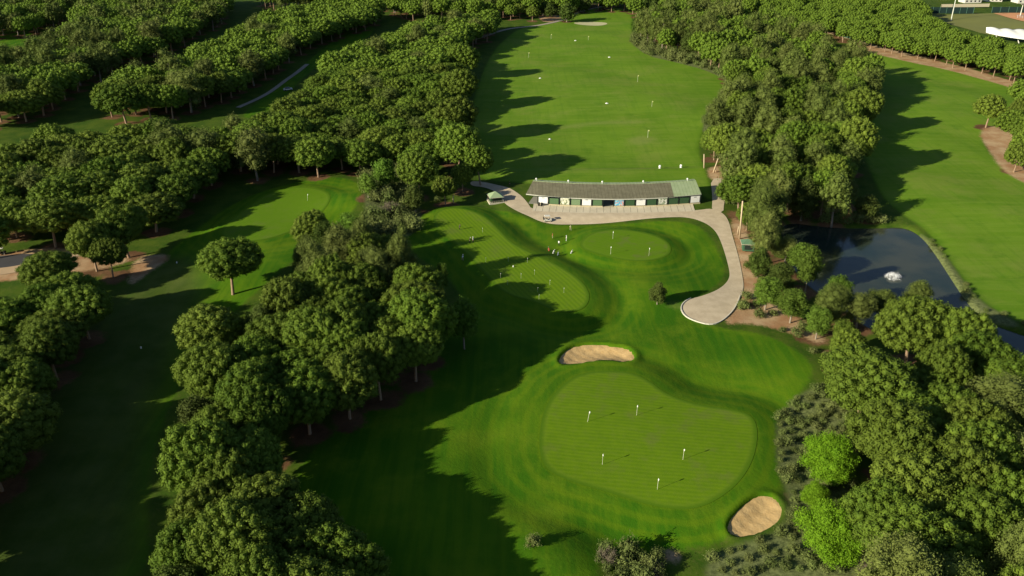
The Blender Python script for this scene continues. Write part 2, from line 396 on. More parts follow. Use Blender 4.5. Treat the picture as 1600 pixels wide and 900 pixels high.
def trunk_mesh(seed, H, r0, crown_z, R, mat, limbs=5, lean=.5):
    r_ = random.Random(seed); mb = MB()
    lx, ly = r_.uniform(-lean, lean), r_.uniform(-lean, lean)
    pts = [(0, 0, -.6), (0, 0, .2), (lx * .3, ly * .3, H * .3), (lx * .8, ly * .8, H * .55), (lx, ly, H * .78)]
    mb.tube(pts, [r0 * 1.5, r0 * 1.1, r0 * .9, r0 * .75, r0 * .35], 8)
    for i in range(limbs):
        a = 2 * math.pi * i / limbs + r_.uniform(-.4, .4); z = crown_z * r_.uniform(.88, 1.08)
        s = z / (H * .78); bx, by = lx * min(1, s), ly * min(1, s)
        e = R * r_.uniform(.45, .7)
        mb.tube([(bx, by, z), (bx + math.cos(a) * e * .5, by + math.sin(a) * e * .5, z + R * .16), (bx + math.cos(a) * e, by + math.sin(a) * e, z + R * .33)],
                [r0 * .42, r0 * .28, r0 * .12], 5)
    me = bpy.data.meshes.new('trunk'); me.from_pydata(mb.V, [], mb.F); me.materials.append(mat)
    me.polygons.foreach_set("use_smooth", [True] * len(mb.F)); me.update()
    return me

# three levels of detail, chosen by distance: needle size follows what can be resolved
PROTO = {}
def protos(kind, lod):
    key = (kind, lod)
    if key in PROTO: return PROTO[key]
    out = []
    sp = (.36, .56, 1.0)[lod]; lf = (.34, .50, .88)[lod]; k = (5, 4, 3)[lod]
    nv = ((9 if kind == 'pine' else 5), (9 if kind == 'pine' else 5), 4)[lod]
    for i in range(nv):
        sd = hash((kind == 'pine', i)) % 1000 + {'pine': 0, 'euc': 100, 'oak': 200, 'poplar': 300, 'lime': 400, 'young': 500}[kind] + i * 7
        if kind == 'pine':
            L = pine_lobes(sd, 6.0, lod); cm = foliage_mesh('crown', M['pine'], L, sp * .95, lf * .85, k - 1, sd, rough=.32, fuzz=.3, core=.90); tm = trunk_mesh(sd, 12, .30, 5.6, 6, M['bark'], 6, .9)
            out.append((cm, tm))
        elif kind == 'young':
            L = blob_lobes(sd, 3.2, 5.0, 3.0, 20, .28, .42, .9, .08, .25); cm = foliage_mesh('crown', M['pine'], L, sp * .9, lf * .85, k, sd); tm = trunk_mesh(sd, 7, .2, 4.2, 3, M['bark'], 3, .4)
            out.append((cm, tm))
        elif kind == 'euc':
            L = blob_lobes(sd, 4.6, 11.5, 3.6, 42, .17, .34, 1.15, .13, .35); cm = foliage_mesh('crown', M['euc'], L, sp * 1.05, lf * .95, k, sd, rough=1.0, fuzz=.8, core=.70, droop=.3, aspect=.5); tm = trunk_mesh(sd, 15, .30, 6.0, 4.5, M['greybark'], 6, .8)
            out.append((cm, tm))
        elif kind == 'oak':
            L = blob_lobes(sd, 4.4, 8.5, 1.2, 34, .20, .36, .9, .10, .3); cm = foliage_mesh('crown', M['oak'], L, sp, lf * .9, k, sd, rough=.9, fuzz=.6); tm = trunk_mesh(sd, 8, .28, 3.2, 4, M['greybark'], 4, .3)
            out.append((cm, tm))
        elif kind == 'poplar':
            L = blob_lobes(sd, 3.6, 9.0, 2.6, 32, .22, .38, 1.05, .10, .35); cm = foliage_mesh('crown', M['poplar'], L, sp, lf * .9, k, sd, rough=.9, fuzz=.6); tm = trunk_mesh(sd, 10, .22, 4.0, 3.4, M['greybark'], 5, .3)
            out.append((cm, tm))
        else:
            L = blob_lobes(sd, 5.0, 7.5, .8, 38, .18, .32, .8, .12, .35); cm = foliage_mesh('crown', M['lime'], L, sp * .9, lf, k + 1, sd, rough=.8, fuzz=.7, droop=.45, aspect=.42); tm = trunk_mesh(sd, 8, .25, 3.0, 4.5, M['greybark'], 5, .5)
            out.append((cm, tm))
    PROTO[key] = out
    return out
BASE = {'pine': (6.0, 13.3, 9.2), 'young': (3.2, 8.3, 5.8), 'euc': (4.6, 15.2, 9.5), 'oak': (4.4, 9.8, 5.6), 'poplar': (3.6, 11.8, 7.3), 'lime': (5.0, 8.4, 4.8)}
NAME = {'pine': ('umbrella_pine', 'pine tree'), 'young': ('young_pine', 'pine tree'), 'euc': ('eucalyptus_tree', 'tree'), 'oak': ('evergreen_oak', 'tree'), 'poplar': ('poplar_tree', 'tree'), 'lime': ('willow_tree', 'tree')}

TREES = []      # dicts: kind, x, y, R (crown radius m), H, label, group, rot, lone
def add_tree(kind, u, v, R=None, H=None, label=None, group=None, lone=False):
    """u, v: where the middle of the crown stands in the photo"""
    b = BASE[kind]; R = R or b[0]; H = H or b[1] * (R / b[0]) ** .6
    zc = b[2] * H / b[1]
    x, y = g(u, v, zc)
    TREES.append(dict(kind=kind, x=x, y=y, R=R, H=H, label=label, group=group, lone=lone))
def blocked(x, y, r=0):
    for T in NOGO:
        if float(sdf(np.array([x]), np.array([y]), T)[0]) < r: return True
    return False
NOGO = [POND, PATH, SLAB, FLATZONE, G([(1410, 585), (1480, 585), (1500, 680), (1425, 690)])]
def fill(poly_px, sp, mixw, group, labeler, rr=(5.2, 7.2), z=10.0, edge=0.0, hscale=1.0):
    P = G(poly_px, z); A = np.array(P); x0, y0 = A.min(0); x1, y1 = A.max(0)
    area = (x1 - x0) * (y1 - y0); n = int(area / (sp * sp) * 60)
    xs = npr.uniform(x0, x1, n); ys = npr.uniform(y0, y1, n)
    ok = sdf(xs, ys, P) < -edge; xs, ys = xs[ok], ys[ok]
    near = [(t['x'], t['y'], t['R']) for t in TREES]
    cell = {}
    def key(x, y): return (int(x // 16), int(y // 16))
    for t in near: cell.setdefault(key(t[0], t[1]), []).append(t)
    kinds = [k for k, w in mixw]; ws = [w for k, w in mixw]
    for x, y in zip(xs, ys):
        kx, ky = key(x, y); R = rng.uniform(*rr)
        bad = False
        for a in (-1, 0, 1):
            for b in (-1, 0, 1):
                for q in cell.get((kx + a, ky + b), ()):
                    dmin = sp * .5 * (R + q[2]) / (.5 * (rr[0] + rr[1])) 
                    if (q[0] - x) ** 2 + (q[1] - y) ** 2 < dmin * dmin: bad = True; break
                if bad: break
            if bad: break
        if bad or blocked(x, y, -.3): continue
        k = rng.choices(kinds, ws)[0]; b = BASE[k]
        Rk = R * (1 if k == 'pine' else min(1.15, b[0] / 6.0 * 1.1))
        H = b[1] * (Rk / b[0]) ** (.3 if Rk > 7 else .5) * rng.uniform(.86, 1.16) * hscale
        TREES.append(dict(kind=k, x=x, y=y, R=Rk, H=H, label=labeler, group=group, lone=False))
        cell.setdefault(key(x, y), []).append((x, y, R))

# ---- trees one can single out
A_ = add_tree
A_('pine', 356, 410, 7.6, 14.5, 'large rounded umbrella pine standing alone on the left fairway, in full sun', None, True)
A_('pine', 326, 512, 6.6, 14, 'rounded umbrella pine at the left fairway edge, upper left corner of the central grove', None, True)
A_('poplar', 724, 502, 3.4, 12.5, 'slender pale-green tree apart from the right edge of the central grove', None, True)
A_('oak', 1028, 460, 2.3, 5.6, 'small round tree alone on the lawn left of the widened path end', None, True)
A_('poplar', 690, 434, 1.8, 8.2, 'small thin tree in the shade beside the long putting green', None, True)
A_('pine', 640, 475, 6.8, 15, 'tall bright pine at the right shoulder of the central grove')
A_('pine', 750, 247, 5.6, 14.0, 'pine at the near left corner of the driving range, closest to the hip-roofed hut', None, True)
A_('pine', 722, 270, 3.6, 9.5, 'smaller pine just left of the range corner pine')
A_('pine', 695, 290, 3.6, 9.5, 'leaning small pine behind the lawn, left of the hip-roofed hut')
A_('pine', 652, 262, 6.4, 15.5, 'tall clumpy pine behind the long putting green')
A_('poplar', 600, 275, 4.2, 12, 'green leafy tree between left green mound and the tall clumpy pine')
A_('poplar', 575, 300, 3.4, 8, 'low leafy tree right behind the left green mound')
A_('oak', 648, 310, 3.4, 8.5, 'dark bushy tree behind the bare grey shrub')
A_('pine', 1548, 168, 6.2, 13.5, 'pale umbrella pine with bare trunk, left-most in the clump across the right fairway')
A_('pine', 1588, 190, 6.4, 12.5, 'low spreading pine right of the pale one across the right fairway')
A_('pine', 1592, 240, 5.6, 10.5, 'pine with a pale leaning trunk on bare earth at the right frame edge')
A_('pine', 1178, 250, 5.8, 16, 'tall pine right behind the sandy patch by the shelter end')
A_('pine', 1205, 235, 5.8, 16, 'pine with long bare trunk in the wood right of the shelter')
A_('pine', 1340, 120, 7.6, 15, 'broad pine at the far right edge of the right wood above its big shadow')
for q in TREES[-1:]: q['H'] = 18.5
A_('pine', 1340, 215, 6.8, 20, 'tall pine bulging over the right fairway shadow')
A_('pine', 1290, 290, 5.5, 14, 'pine behind the pond at the lower end of the right wood')
A_('oak', 1355, 322, 4.2, 7.5, 'grey-green bushy tree on the far bank of the pond')
A_('euc', 1325, 298, 3.6, 9, 'loose pale tree above the far bank of the pond')
A_('oak', 1187, 408, 3.6, 8, 'round dense tree beside the path just below the small green hut')
A_('poplar', 1200, 452, 3.6, 8.5, 'first small tree of the row along the bank above the centre lawn')
A_('poplar', 1240, 470, 3.8, 9, 'second small tree of the row along the bank above the centre lawn')
A_('euc', 1302, 470, 3.9, 11, 'loose grey-green tree at the pond side of the tree row')
A_('poplar', 1280, 500, 3.2, 8, 'third small tree of the row, half behind the pale one')
A_('poplar', 1258, 400, 4.6, 9.0, 'leafy tree hanging over the left pond bank')
A_('euc', 1230, 385, 3.2, 8, 'brown-green loose tree behind the small green hut')
A_('pine', 1170, 330, 3.6, 9.0, 'low dark pine between the tall bare post and the wood')
A_('pine', 1325, 540, 3.8, 10, 'small round pine below the pond, left of the giant pines')
A_('pine', 1432, 498, 8.4, 16, 'giant spreading umbrella pine in front of the pond')
A_('pine', 1498, 515, 6.0, 15, 'umbrella pine at the pond edge, right arm of the giant pines')
A_('pine', 1358, 590, 8.2, 16, 'giant bright umbrella pine, right of centre lawn by the shrubs')
A_('pine', 1475, 575, 5.4, 15, 'umbrella pine above the leaning orange trunk')
A_('euc', 1565, 640, 8.0, 15, 'broad pale feathery tree at the right frame edge below the pond')
A_('euc', 1590, 720, 6.0, 13, 'pale feathery tree against the right frame edge, below the broad one')
A_('pine', 1400, 680, 7.6, 15.5, 'bright umbrella pine just right of the upper lime-green tree')
A_('pine', 1440, 765, 7.0, 15, 'umbrella pine in the middle of the lower right wood')
A_('pine', 1505, 740, 6.2, 15, 'umbrella pine right of centre in the lower right wood')
A_('pine', 1530, 820, 6.4, 15, 'umbrella pine overhanging dark bare earth, lower right corner')
A_('pine', 1440, 860, 6.8, 15, 'umbrella pine at the bottom edge right of the bare grey shrub')
A_('lime', 1300, 715, 4.6, 8.5, 'vivid lime-green tree, the upper of two by the right-hand shrubs')
A_('lime', 1300, 838, 5.2, 8.5, 'vivid lime-green tree, the lower of two near the bottom right bunker')
A_('lime', 1275, 775, 2.4, 4, 'small lime-green tree between the two large lime ones')
A_('pine', 832, 18, 4.6, 10, 'dark tree left of the far path beyond the range')
A_('oak', 886, 18, 6.0, 12, 'big rounded tree where the far path meets the pale sand strip')
A_('oak', 912, 6, 5.0, 11, 'grey-green tree behind the far path')
A_('pine', 798, 16, 4.4, 10, 'small tree on the grass beyond the far left range corner')
A_('pine', 812, 14, 4.2, 10, 'twin small tree on the grass beyond the far left range corner')
A_('euc', 115, 92, 5.0, 15, 'pale grey-green feathery tree standing out of the upper left wood')
A_('euc', 215, 115, 6.2, 15, 'brownish feathery tree at the left end of the middle wood')
A_('pine', 85, 212, 6.8, 14, 'flat-topped pine at the left end of the wood, trunk on a sunny gap')
A_('pine', 190, 350, 7.4, 15, 'broad pine above the tall bare trunks by the sandy yard')
A_('pine', 140, 375, 6.0, 14, 'pine overhanging the sandy yard at left')
A_('pine', 78, 420, 6.0, 12, 'pine in front of the sandy yard road')
A_('pine', 168, 395, 4.2, 11, 'small pale pine left of the tall bare trunks')
A_('pine', 75, 338, 7.2, 14, 'broad pine behind the sandy yard')

A_('pine', 714, 222, 8.0, 18.5, 'very tall pine on the range side of the left wood, nearest the hut')
A_('pine', 716, 172, 7.6, 18.0, 'tall pine on the range side of the left wood beside the lower disc target')
A_('pine', 718, 128, 7.4, 18.5, 'tall pine on the range side of the left wood, halfway up the range')
A_('pine', 722, 85, 7.4, 18.0, 'tall pine on the range side of the left wood, near its far end')
A_('pine', 1345, 165, 7.0, 18.5, 'tall pine between the two big shadows on the right fairway')
A_('oak', 1220, 432, 3.6, 8, 'dense dark tree in the middle of the left pond bank')
A_('poplar', 1312, 452, 3.6, 9, 'leafy tree at the lower left corner of the pond')
A_('euc', 1345, 478, 3.8, 9, 'pale loose tree leaning over the lower pond edge')
A_('euc', 1380, 470, 3.4, 8, 'pale tree top at the near pond bank below the fountain, left of two')
A_('euc', 1436, 458, 3.8, 8, 'pale tree top at the near pond bank below the fountain, right of two')
A_('pine', 400, 800, 6.6, 14, 'round pine inside the lower end of the central grove, left of centre')
A_('pine', 462, 835, 6.4, 13.5, 'bright rounded pine low in the central grove, above the bottom crowns')
A_('pine', 512, 862, 5.4, 12, 'pine at the lower right tip of the central grove')
A_('pine', 552, 890, 4.6, 11, 'last small pine at the bottom right tip of the central grove')
A_('pine', 392, 715, 6.2, 14, 'pine halfway down the central grove beside the reddish gap')
# ---- woods
def zone(far, near, name):
    def f(t):
        u, v, s = proj(t['x'], t['y'], t['H'] * .75)
        return v
    return f
CENTRE_GROVE = [(505, 368), (585, 378), (632, 410), (655, 455), (672, 500), (650, 535), (610, 560), (560, 592), (515, 620), (465, 618), (430, 655), (395, 700), (390, 760), (425, 820), (450, 850), (500, 868), (545, 885), (550, 960), (290, 960), (262, 880), (275, 820), (310, 760), (312, 690), (310, 620), (350, 560), (385, 520), (400, 490), (450, 470), (470, 430), (490, 400)]
fill([(490, 362), (560, 368), (625, 395), (650, 420), (640, 445), (560, 455), (500, 450), (470, 430), (480, 400)], 7.0, [('oak', 5), ('euc', 2), ('pine', 2), ('poplar', 1)], 'mixed dark trees at the far end of the central grove', None, (4.6, 6.4), 6.5)
fill(CENTRE_GROVE, 7.4, [('pine', 12), ('oak', 1)], 'umbrella pines packed in the central grove', None, (5.2, 7.4), hscale=1.1)
fill([(-60, 488), (20, 476), (60, 462), (110, 445), (150, 448), (158, 465), (128, 490), (98, 520), (70, 560), (50, 600), (35, 650), (-60, 740)], 7.8, [('pine', 1)], 'pines along the left edge of the left fairway', None, (5.5, 7.4), hscale=.92)
fill([(-420, 470), (-60, 450), (-50, 700), (-110, 800), (-110, 1010), (-460, 1010)], 9.2, [('pine', 1)], 'pines just left of the picture that shade the left fairway', None, (5.8, 7.2))
WOOD_C = [(-50, 245), (40, 232), (95, 212), (160, 205), (230, 197), (300, 203), (370, 190), (430, 170), (480, 142), (490, 118), (530, 88), (580, 66), (630, 46), (690, 28), (770, 24), (772, 38), (722, 62), (710, 100), (703, 150), (706, 190), (715, 225), (680, 250), (640, 235), (600, 232), (550, 238), (500, 238), (440, 243), (370, 243), (315, 258), (290, 285), (245, 325), (170, 335), (110, 335), (60, 325), (0, 332), (-50, 335)]
fill(WOOD_C, 9.6, [('pine', 14), ('euc', 1)], 'umbrella pines of the long wood left of the driving range', None, (6.0, 9.0), edge=1.5, hscale=.90)
fill([(-50, 340), (30, 340), (25, 352), (-50, 358)], 9.0, [('pine', 1)], 'umbrella pines of the long wood left of the driving range', None, (5.0, 7.0))
WOOD_B = [(150, 150), (190, 118), (250, 113), (300, 83), (350, 55), (400, 36), (430, 18), (480, 8), (590, 6), (592, 20), (545, 32), (500, 44), (460, 65), (430, 88), (400, 103), (350, 128), (300, 143), (240, 160), (195, 165)]
fill(WOOD_B, 9.6, [('pine', 9), ('euc', 1)], 'pines of the middle wood between the two shaded strips', None, (6.2, 9.0), edge=2.5, hscale=.95)
WOOD_A = [(-60, 108), (0, 100), (60, 82), (95, 62), (112, 30), (140, 0), (180, -14), (360, -14), (350, 18), (300, 42), (250, 68), (200, 78), (150, 103), (100, 128), (60, 155), (0, 168), (-60, 176)]
fill(WOOD_A, 9.6, [('pine', 5), ('euc', 3)], 'trees of the upper left wood', None, (6.2, 9.0), edge=2.5)
fill([(-60, 12), (0, 8), (40, -8), (140, -14), (100, 12), (80, 24), (40, 34), (0, 38), (-60, 40)], 9.6, [('pine', 3), ('euc', 3)], 'trees of the upper left corner', None, (5.2, 7.4))
fill([(400, -14), (760, -16), (800, 2), (760, 12), (700, 10), (640, 12), (596, -4), (420, -2)], 9.6, [('pine', 5), ('euc', 2)], 'far trees along the upper edge left of the range', None, (5.2, 7.2))
fill([(780, -14), (1000, -16), (1200, -16), (1200, 6), (1120, 10), (990, 4), (985, -2), (930, -4), (880, 4), (840, 6), (800, 6)], 9.4, [('pine', 4), ('oak', 1)], 'far trees closing off the end of the range', None, (5.0, 6.6))
WOOD_R = [(1000, 28), (1060, 15), (1150, 18), (1200, 28), (1262, 62), (1320, 84), (1362, 102), (1366, 128), (1345, 160), (1332, 200), (1338, 240), (1320, 268), (1330, 300), (1300, 318), (1262, 305), (1225, 318), (1200, 350), (1172, 340), (1152, 300), (1150, 252), (1118, 215), (1103, 198), (1128, 178), (1152, 148), (1150, 112), (1130, 90), (1090, 68), (1040, 58), (1002, 46)]
fill(WOOD_R, 8.0, [('pine', 5), ('euc', 4), ('oak', 2)], 'mixed trees of the wood between the range and the right fairway', None, (5.0, 7.4), 9.5, hscale=1.08)
fill([(1190, 375), (1225, 370), (1262, 385), (1270, 420), (1240, 440), (1210, 430)], 7.5, [('oak', 2), ('poplar', 3), ('euc', 2)], 'trees on the left bank of the pond', None, (4.4, 5.6), 6)
fill([(1290, 505), (1345, 512), (1345, 545), (1318, 560), (1290, 530)], 7.0, [('poplar', 2), ('euc', 2), ('young', 1)], 'trees at the lower left bank of the pond', None, (4.4, 5.4), 6)
fill([(1340, 640), (1395, 600), (1460, 560), (1530, 545), (1590, 570), (1660, 600), (1660, 960), (1400, 960), (1390, 820), (1375, 760), (1350, 700)], 7.8, [('pine', 8), ('euc', 2)], 'umbrella pines of the lower right wood', None, (5.6, 7.4))
WOOD_T = [(1185, 12), (1240, -12), (1400, -12), (1445, 12), (1452, 26), (1500, 50), (1560, 66), (1640, 76), (1660, 118), (1600, 108), (1540, 92), (1480, 78), (1400, 62), (1330, 46), (1262, 30), (1195, 26)]
fill(WOOD_T, 7.6, [('pine', 1)], 'even rounded pines of the upper right plantation', None, (4.0, 5.2), 8.5, hscale=.92)
fill([(1600, 135), (1680, 150), (1680, 240), (1610, 235), (1600, 170)], 9.5, [('pine', 1)], 'pines across the right fairway', None, (5.5, 6.5))

# labels for trees of the woods: where in the wood they stand
WHERE = {
 'mixed dark trees at the far end of the central grove': ('tip of the central grove', 0),
 'umbrella pines packed in the central grove': ('central grove', 1),
 'pines along the left edge of the left fairway': ('left edge of left fairway', 0),
 'pines just left of the picture that shade the left fairway': ('beyond the left picture edge', 0),
 'umbrella pines of the long wood left of the driving range': ('wood left of range', 1),
 'pines of the middle wood between the two shaded strips': ('wood between shaded strips', 1),
 'trees of the upper left wood': ('upper left wood', 1),
 'trees of the upper left corner': ('upper left corner', 0),
 'far trees along the upper edge left of the range': ('top edge left of range', 0),
 'far trees closing off the end of the range': ('row closing the range', 0),
 'mixed trees of the wood between the range and the right fairway': ('wood right of range', 1),
 'trees on the left bank of the pond': ('left pond bank', 0),
 'trees at the lower left bank of the pond': ('lower left pond bank', 0),
 'umbrella pines of the lower right wood': ('lower right wood', 1),
 'even rounded pines of the upper right plantation': ('upper right plantation', 1),
 'pines across the right fairway': ('across right fairway', 0),
}
LOOK = {'pine': 'umbrella pine', 'young': 'small young pine', 'euc': 'loose grey-green tree', 'oak': 'dark dense rounded tree', 'poplar': 'fresh green leafy tree', 'lime': 'lime-green tree'}
byg = {}
ORD = 'first second third fourth fifth sixth seventh eighth ninth tenth eleventh twelfth thirteenth fourteenth fifteenth sixteenth seventeenth eighteenth nineteenth twentieth'.split()
ORD += ['twenty-' + o for o in ORD[:9]] + ['thirtieth'] + ['thirty-' + o for o in ORD[:9]] + ['fortieth'] + ['forty-' + o for o in ORD[:9]] + ['fiftieth']
for t in TREES:
    u, v, s = proj(t['x'], t['y'], t['H'] * .75); t['u'], t['v'], t['s'] = u, v, s
    t['d'] = math.hypot(t['x'], t['y'])
    if t['label'] is None and t['group']: byg.setdefault(t['group'], []).append(t)
for gname, ts in byg.items():
    us = sorted(t['u'] for t in ts); n = len(ts); rs = sorted(t['R'] for t in ts)
    fullw, nz = WHERE[gname]; sub = {}
    for t in ts:
        size = 'broad ' if t['R'] > rs[int(n * .66)] else ('narrow ' if t['R'] < rs[int(n * .33)] else '')
        side = ('left part of ' if t['u'] < us[n // 3] else 'right part of ' if t['u'] > us[2 * n // 3] else 'centre of ') if nz else ''
        t['group'] = gname
        sub.setdefault((size + LOOK[t['kind']], side + fullw), []).append(t)
    for (what, where), tt in sub.items():
        tt.sort(key=lambda q: q['v'])
        for i, t in enumerate(tt):
            t['label'] = f"{what}, {where}" + (f", {ORD[i]} from far end" if len(tt) > 1 and i < len(ORD) else "")

# keep what is in view or can throw a shadow into view
def wanted(t):
    u, v, s = t['u'], t['v'], t['s']; r = t['R'] * s + 12
    if -r < u < 1600 + r and -r - 8 < v < 900 + r + 30: return True
    return t['group'] == 'pines just left of the picture that shade the left fairway' or (-420 < u < 0 and -40 < v < 1000)
TREES = [t for t in TREES if wanted(t)]
TREES.sort(key=lambda t: t['d'])
hs = height(np.array([t['x'] for t in TREES]), np.array([t['y'] for t in TREES]), False)
for t, h in zip(TREES, hs): t['z'] = float(h)
count = {}; FARLIST = {}
for i, t in enumerate(TREES):
    k = t['kind']; nm, cat = NAME[k]
    inview = -t['R'] * t['s'] < t['u'] < 1600 + t['R'] * t['s'] and t['v'] < 900 + t['R'] * t['s'] 
    c = count.get(nm, 0)
    if nm == 'umbrella_pine' and c >= 290 and t['group']:
        FARLIST.setdefault('pine', []).append(t); continue
    if inview: count[nm] = c + 1
    lod = 0 if t['d'] < 250 else 1 if t['d'] < 560 else 2
    pr = protos(k, lod); cm, tm = pr[rng.randrange(len(pr))]
    b = BASE[k]; sx = t['R'] / b[0]; szz = t['H'] / b[1]
    root = empty(nm, (t['x'], t['y'], t['z']), rng.uniform(0, 6.28)); root.scale = (sx * rng.uniform(.84, 1.12), sx * rng.uniform(.95, 1.05), szz)
    if t['d'] < 600 and t['kind'] == 'pine': root.rotation_euler = (rng.uniform(-.09, .09), rng.uniform(-.09, .09), root.rotation_euler.z)
    tag(root, t['label'], cat, t['group'])
    obj('crown', cm, root); obj('trunk', tm, root)
print('TREES', len(TREES), count, {k: len(v) for k, v in FARLIST.items()})
# the farthest pines, past three hundred of the kind, as one mass
if FARLIST.get('pine'):
    pr = protos('pine', 2); Vs = []; Fq = []; Ft = []; off = 0; mi = []
    src = []
    for cm, tm in pr:
        d = []
        for me in (cm, tm):
            v = np.empty(len(me.vertices) * 3, np.float32); me.vertices.foreach_get("co", v)
            li = np.empty(len(me.loops), np.int32); me.loops.foreach_get("vertex_index", li)
            lt = np.empty(len(me.polygons), np.int32); me.polygons.foreach_get("loop_total", lt)
            st = np.empty(len(me.polygons), np.int32); me.polygons.foreach_get("loop_start", st)
            q = np.array([li[a:a + 4] for a in st[lt == 4]]); tr = np.array([li[a:a + 3] for a in st[lt == 3]]) if (lt == 3).any() else np.zeros((0, 3), np.int32)
            d.append((v.reshape(-1, 3), q, tr))
        src.append(d)
    QM = []; TM = []
    for t in FARLIST['pine']:
        d = src[rng.randrange(len(src))]; a = rng.uniform(0, 6.28); ca, sa = math.cos(a), math.sin(a)
        sx = t['R'] / 6.0; szz = t['H'] / BASE['pine'][1]
        for m, (v, q, tr) in enumerate(d):
            w = np.stack([(v[:, 0] * ca - v[:, 1] * sa) * sx + t['x'], (v[:, 0] * sa + v[:, 1] * ca) * sx + t['y'], v[:, 2] * szz + t['z']], 1)
            Vs.append(w); Fq.append(q + off); QM.append(np.full(len(q), m)); Ft.append(tr + off); TM.append(np.full(len(tr), m)); off += len(v)
    me = mesh_np('distant_pine_woods', np.concatenate(Vs), [np.concatenate(Fq), np.concatenate(Ft)], [M['pine'], M['bark']], mi=np.concatenate(QM + TM))
    o = obj('distant_pine_woods', me); tag(o, 'distant pine woods along the top edge of the view', 'woods', None, 'stuff')

# ------------------------------------------------------------------ ground
def ground_material():
    n = NT('course_ground', .95, .08)
    p = n.pos()
    fair, bare, td, stripe = n.attr('sd_fair'), n.attr('sd_bare'), n.attr('tree_d'), n.attr('sd_range')
    big = n.noise(.035, 4, p); mid = n.noise(.16, 4, p); fine = n.noise(1.3, 4, p, .7); vf = n.noise(5.0, 3, p, .7)
    rough = n.mix(n.ramp(mid, .3, .7), (.034, .080, .006), (.070, .115, .010))
    rough = n.mix(n.ramp(fine, .45, .8, 0, .5), rough, (.13, .13, .035))
    fw = n.mix(n.ramp(big, .35, .65), (.036, .122, .003), (.068, .165, .004))
    fw = n.mix(n.ramp(n.noise(.07, 7, p, .7), .46, .68, 0, .8), fw, (.112, .188, .008))
    # mowing: long curved passes and their faint tyre lines
    st = n.noise(1.0, 3, p, .5, (.6, .035, 1, .9))
    fw = n.mix(n.ramp(st, .4, .6, 0, .3), fw, (.120, .205, .005))
    st2 = n.noise(1.0, 2, p, .5, (.9, .03, 1, -.55))
    fw = n.mix(n.ramp(st2, .5, .7, 0, .25), fw, (.036, .108, .003))
    ring = n.math('SINE', n.math('ADD', n.math('MULTIPLY', n.attr('sd_green'), 1.9), n.math('MULTIPLY', mid, 4.0)))
    fw = n.mix(n.math('MULTIPLY', n.ramp(ring, -.4, 1.0, 0, .34), n.ramp(n.attr('sd_green'), 22, 6)), fw, (.125, .20, .005))
    fw = n.mix(n.math('MULTIPLY', n.ramp(n.noise(.055, 3, p, .5), .52, .68, 0, .5), n.ramp(n.attr('sd_green'), 2, 6)), fw, (.030, .098, .002))
    rg = n.mix(n.ramp(big, .3, .7), (.100, .205, .010), (.142, .250, .016))
    rg = n.mix(n.ramp(n.noise(.6, 5, p, .65, (.25, 1, 1, 0)), .5, .8, 0, .5), rg, (.18, .25, .025))
    rg = n.mix(n.ramp(n.noise(.045, 6, p, .7), .46, .66, 0, .55), rg, (.185, .235, .040))
    rg = n.mix(n.ramp(n.noise(.11, 5, p, .7), .52, .7, 0, .45), rg, (.060, .160, .006))
    rg = n.mix(n.ramp(n.noise(1.0, 3, p, .6, (.02, .42, 1, .12)), .46, .62, 0, .30), rg, (.175, .27, .03))
    rg = n.mix(n.ramp(n.noise(1.0, 3, p, .6, (.5, .025, 1, -.5)), .5, .64, 0, .22), rg, (.07, .175, .008))
    fw = n.mix(n.ramp(n.math('ADD', stripe, n.math('MULTIPLY', mid, 3.0)), 3.5, -1.0), fw, rg)
    edge = n.math('ADD', fair, n.math('MULTIPLY', n.math('SUBTRACT', fine, .5), 2.4))
    c = n.mix(n.ramp(edge, .9, -.9), rough, fw)
    c = n.mix(n.ramp(n.math('ADD', n.attr('sd_worn'), n.math('MULTIPLY', fine, 5.0)), 4.5, -1.0, 0, .55), c, (.21, .25, .06))
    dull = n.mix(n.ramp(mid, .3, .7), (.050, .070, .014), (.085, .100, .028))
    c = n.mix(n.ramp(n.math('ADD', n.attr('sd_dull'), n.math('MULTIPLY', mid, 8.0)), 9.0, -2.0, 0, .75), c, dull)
    soil = n.mix(n.ramp(mid, .3, .7), (.12, .060, .030), (.22, .125, .062))
    soil = n.mix(n.ramp(fine, .45, .75, 0, .6), soil, (.07, .055, .025))
    sd = n.math('ADD', td, n.math('ADD', n.math('MULTIPLY', n.math('SUBTRACT', mid, .5), 7.0), n.math('MULTIPLY', n.math('SUBTRACT', fine, .5), 3.0)))
    c = n.mix(n.ramp(sd, 4.9, 3.0), c, soil)
    sandy = n.mix(n.ramp(mid, .3, .7), (.36, .20, .10), (.50, .36, .21))
    sandy = n.mix(n.ramp(fine, .5, .75, 0, .5), sandy, (.20, .13, .06))
    bd = n.math('ADD', bare, n.math('MULTIPLY', n.math('SUBTRACT', fine, .5), 3.5))
    c = n.mix(n.ramp(bd, 1.0, -1.0), c, sandy)
    scr = n.mix(n.ramp(fine, .3, .7), (.075, .095, .032), (.185, .215, .08))
    c = n.mix(n.ramp(n.math('ADD', n.attr('sd_scrub'), n.math('MULTIPLY', n.math('SUBTRACT', fine, .5), 3.0)), .8, -.8), c, scr)
    c = n.mix(1.0, c, n.mix(vf, (.82, .82, .82), (1.16, 1.16, 1.16)), 'MULTIPLY')
    n.col(c)
    n.bump(n.math('ADD', fine, n.math('MULTIPLY', vf, .4)), .35, .25)
    return n.m
M['ground'] = ground_material()
ys = np.concatenate([np.linspace(-120, 60, 10), 66 * 1.0058 ** np.arange(0, 455), np.geomspace(930, 9000, 24)])
ts = np.concatenate([-np.geomspace(8, .64, 16), np.linspace(-.62, .62, 760), np.geomspace(.64, 8, 16)])
TT, YY = np.meshgrid(ts, ys); XX = TT * (YY + 160)
x, y = XX.ravel(), YY.ravel()
z = height(x, y)
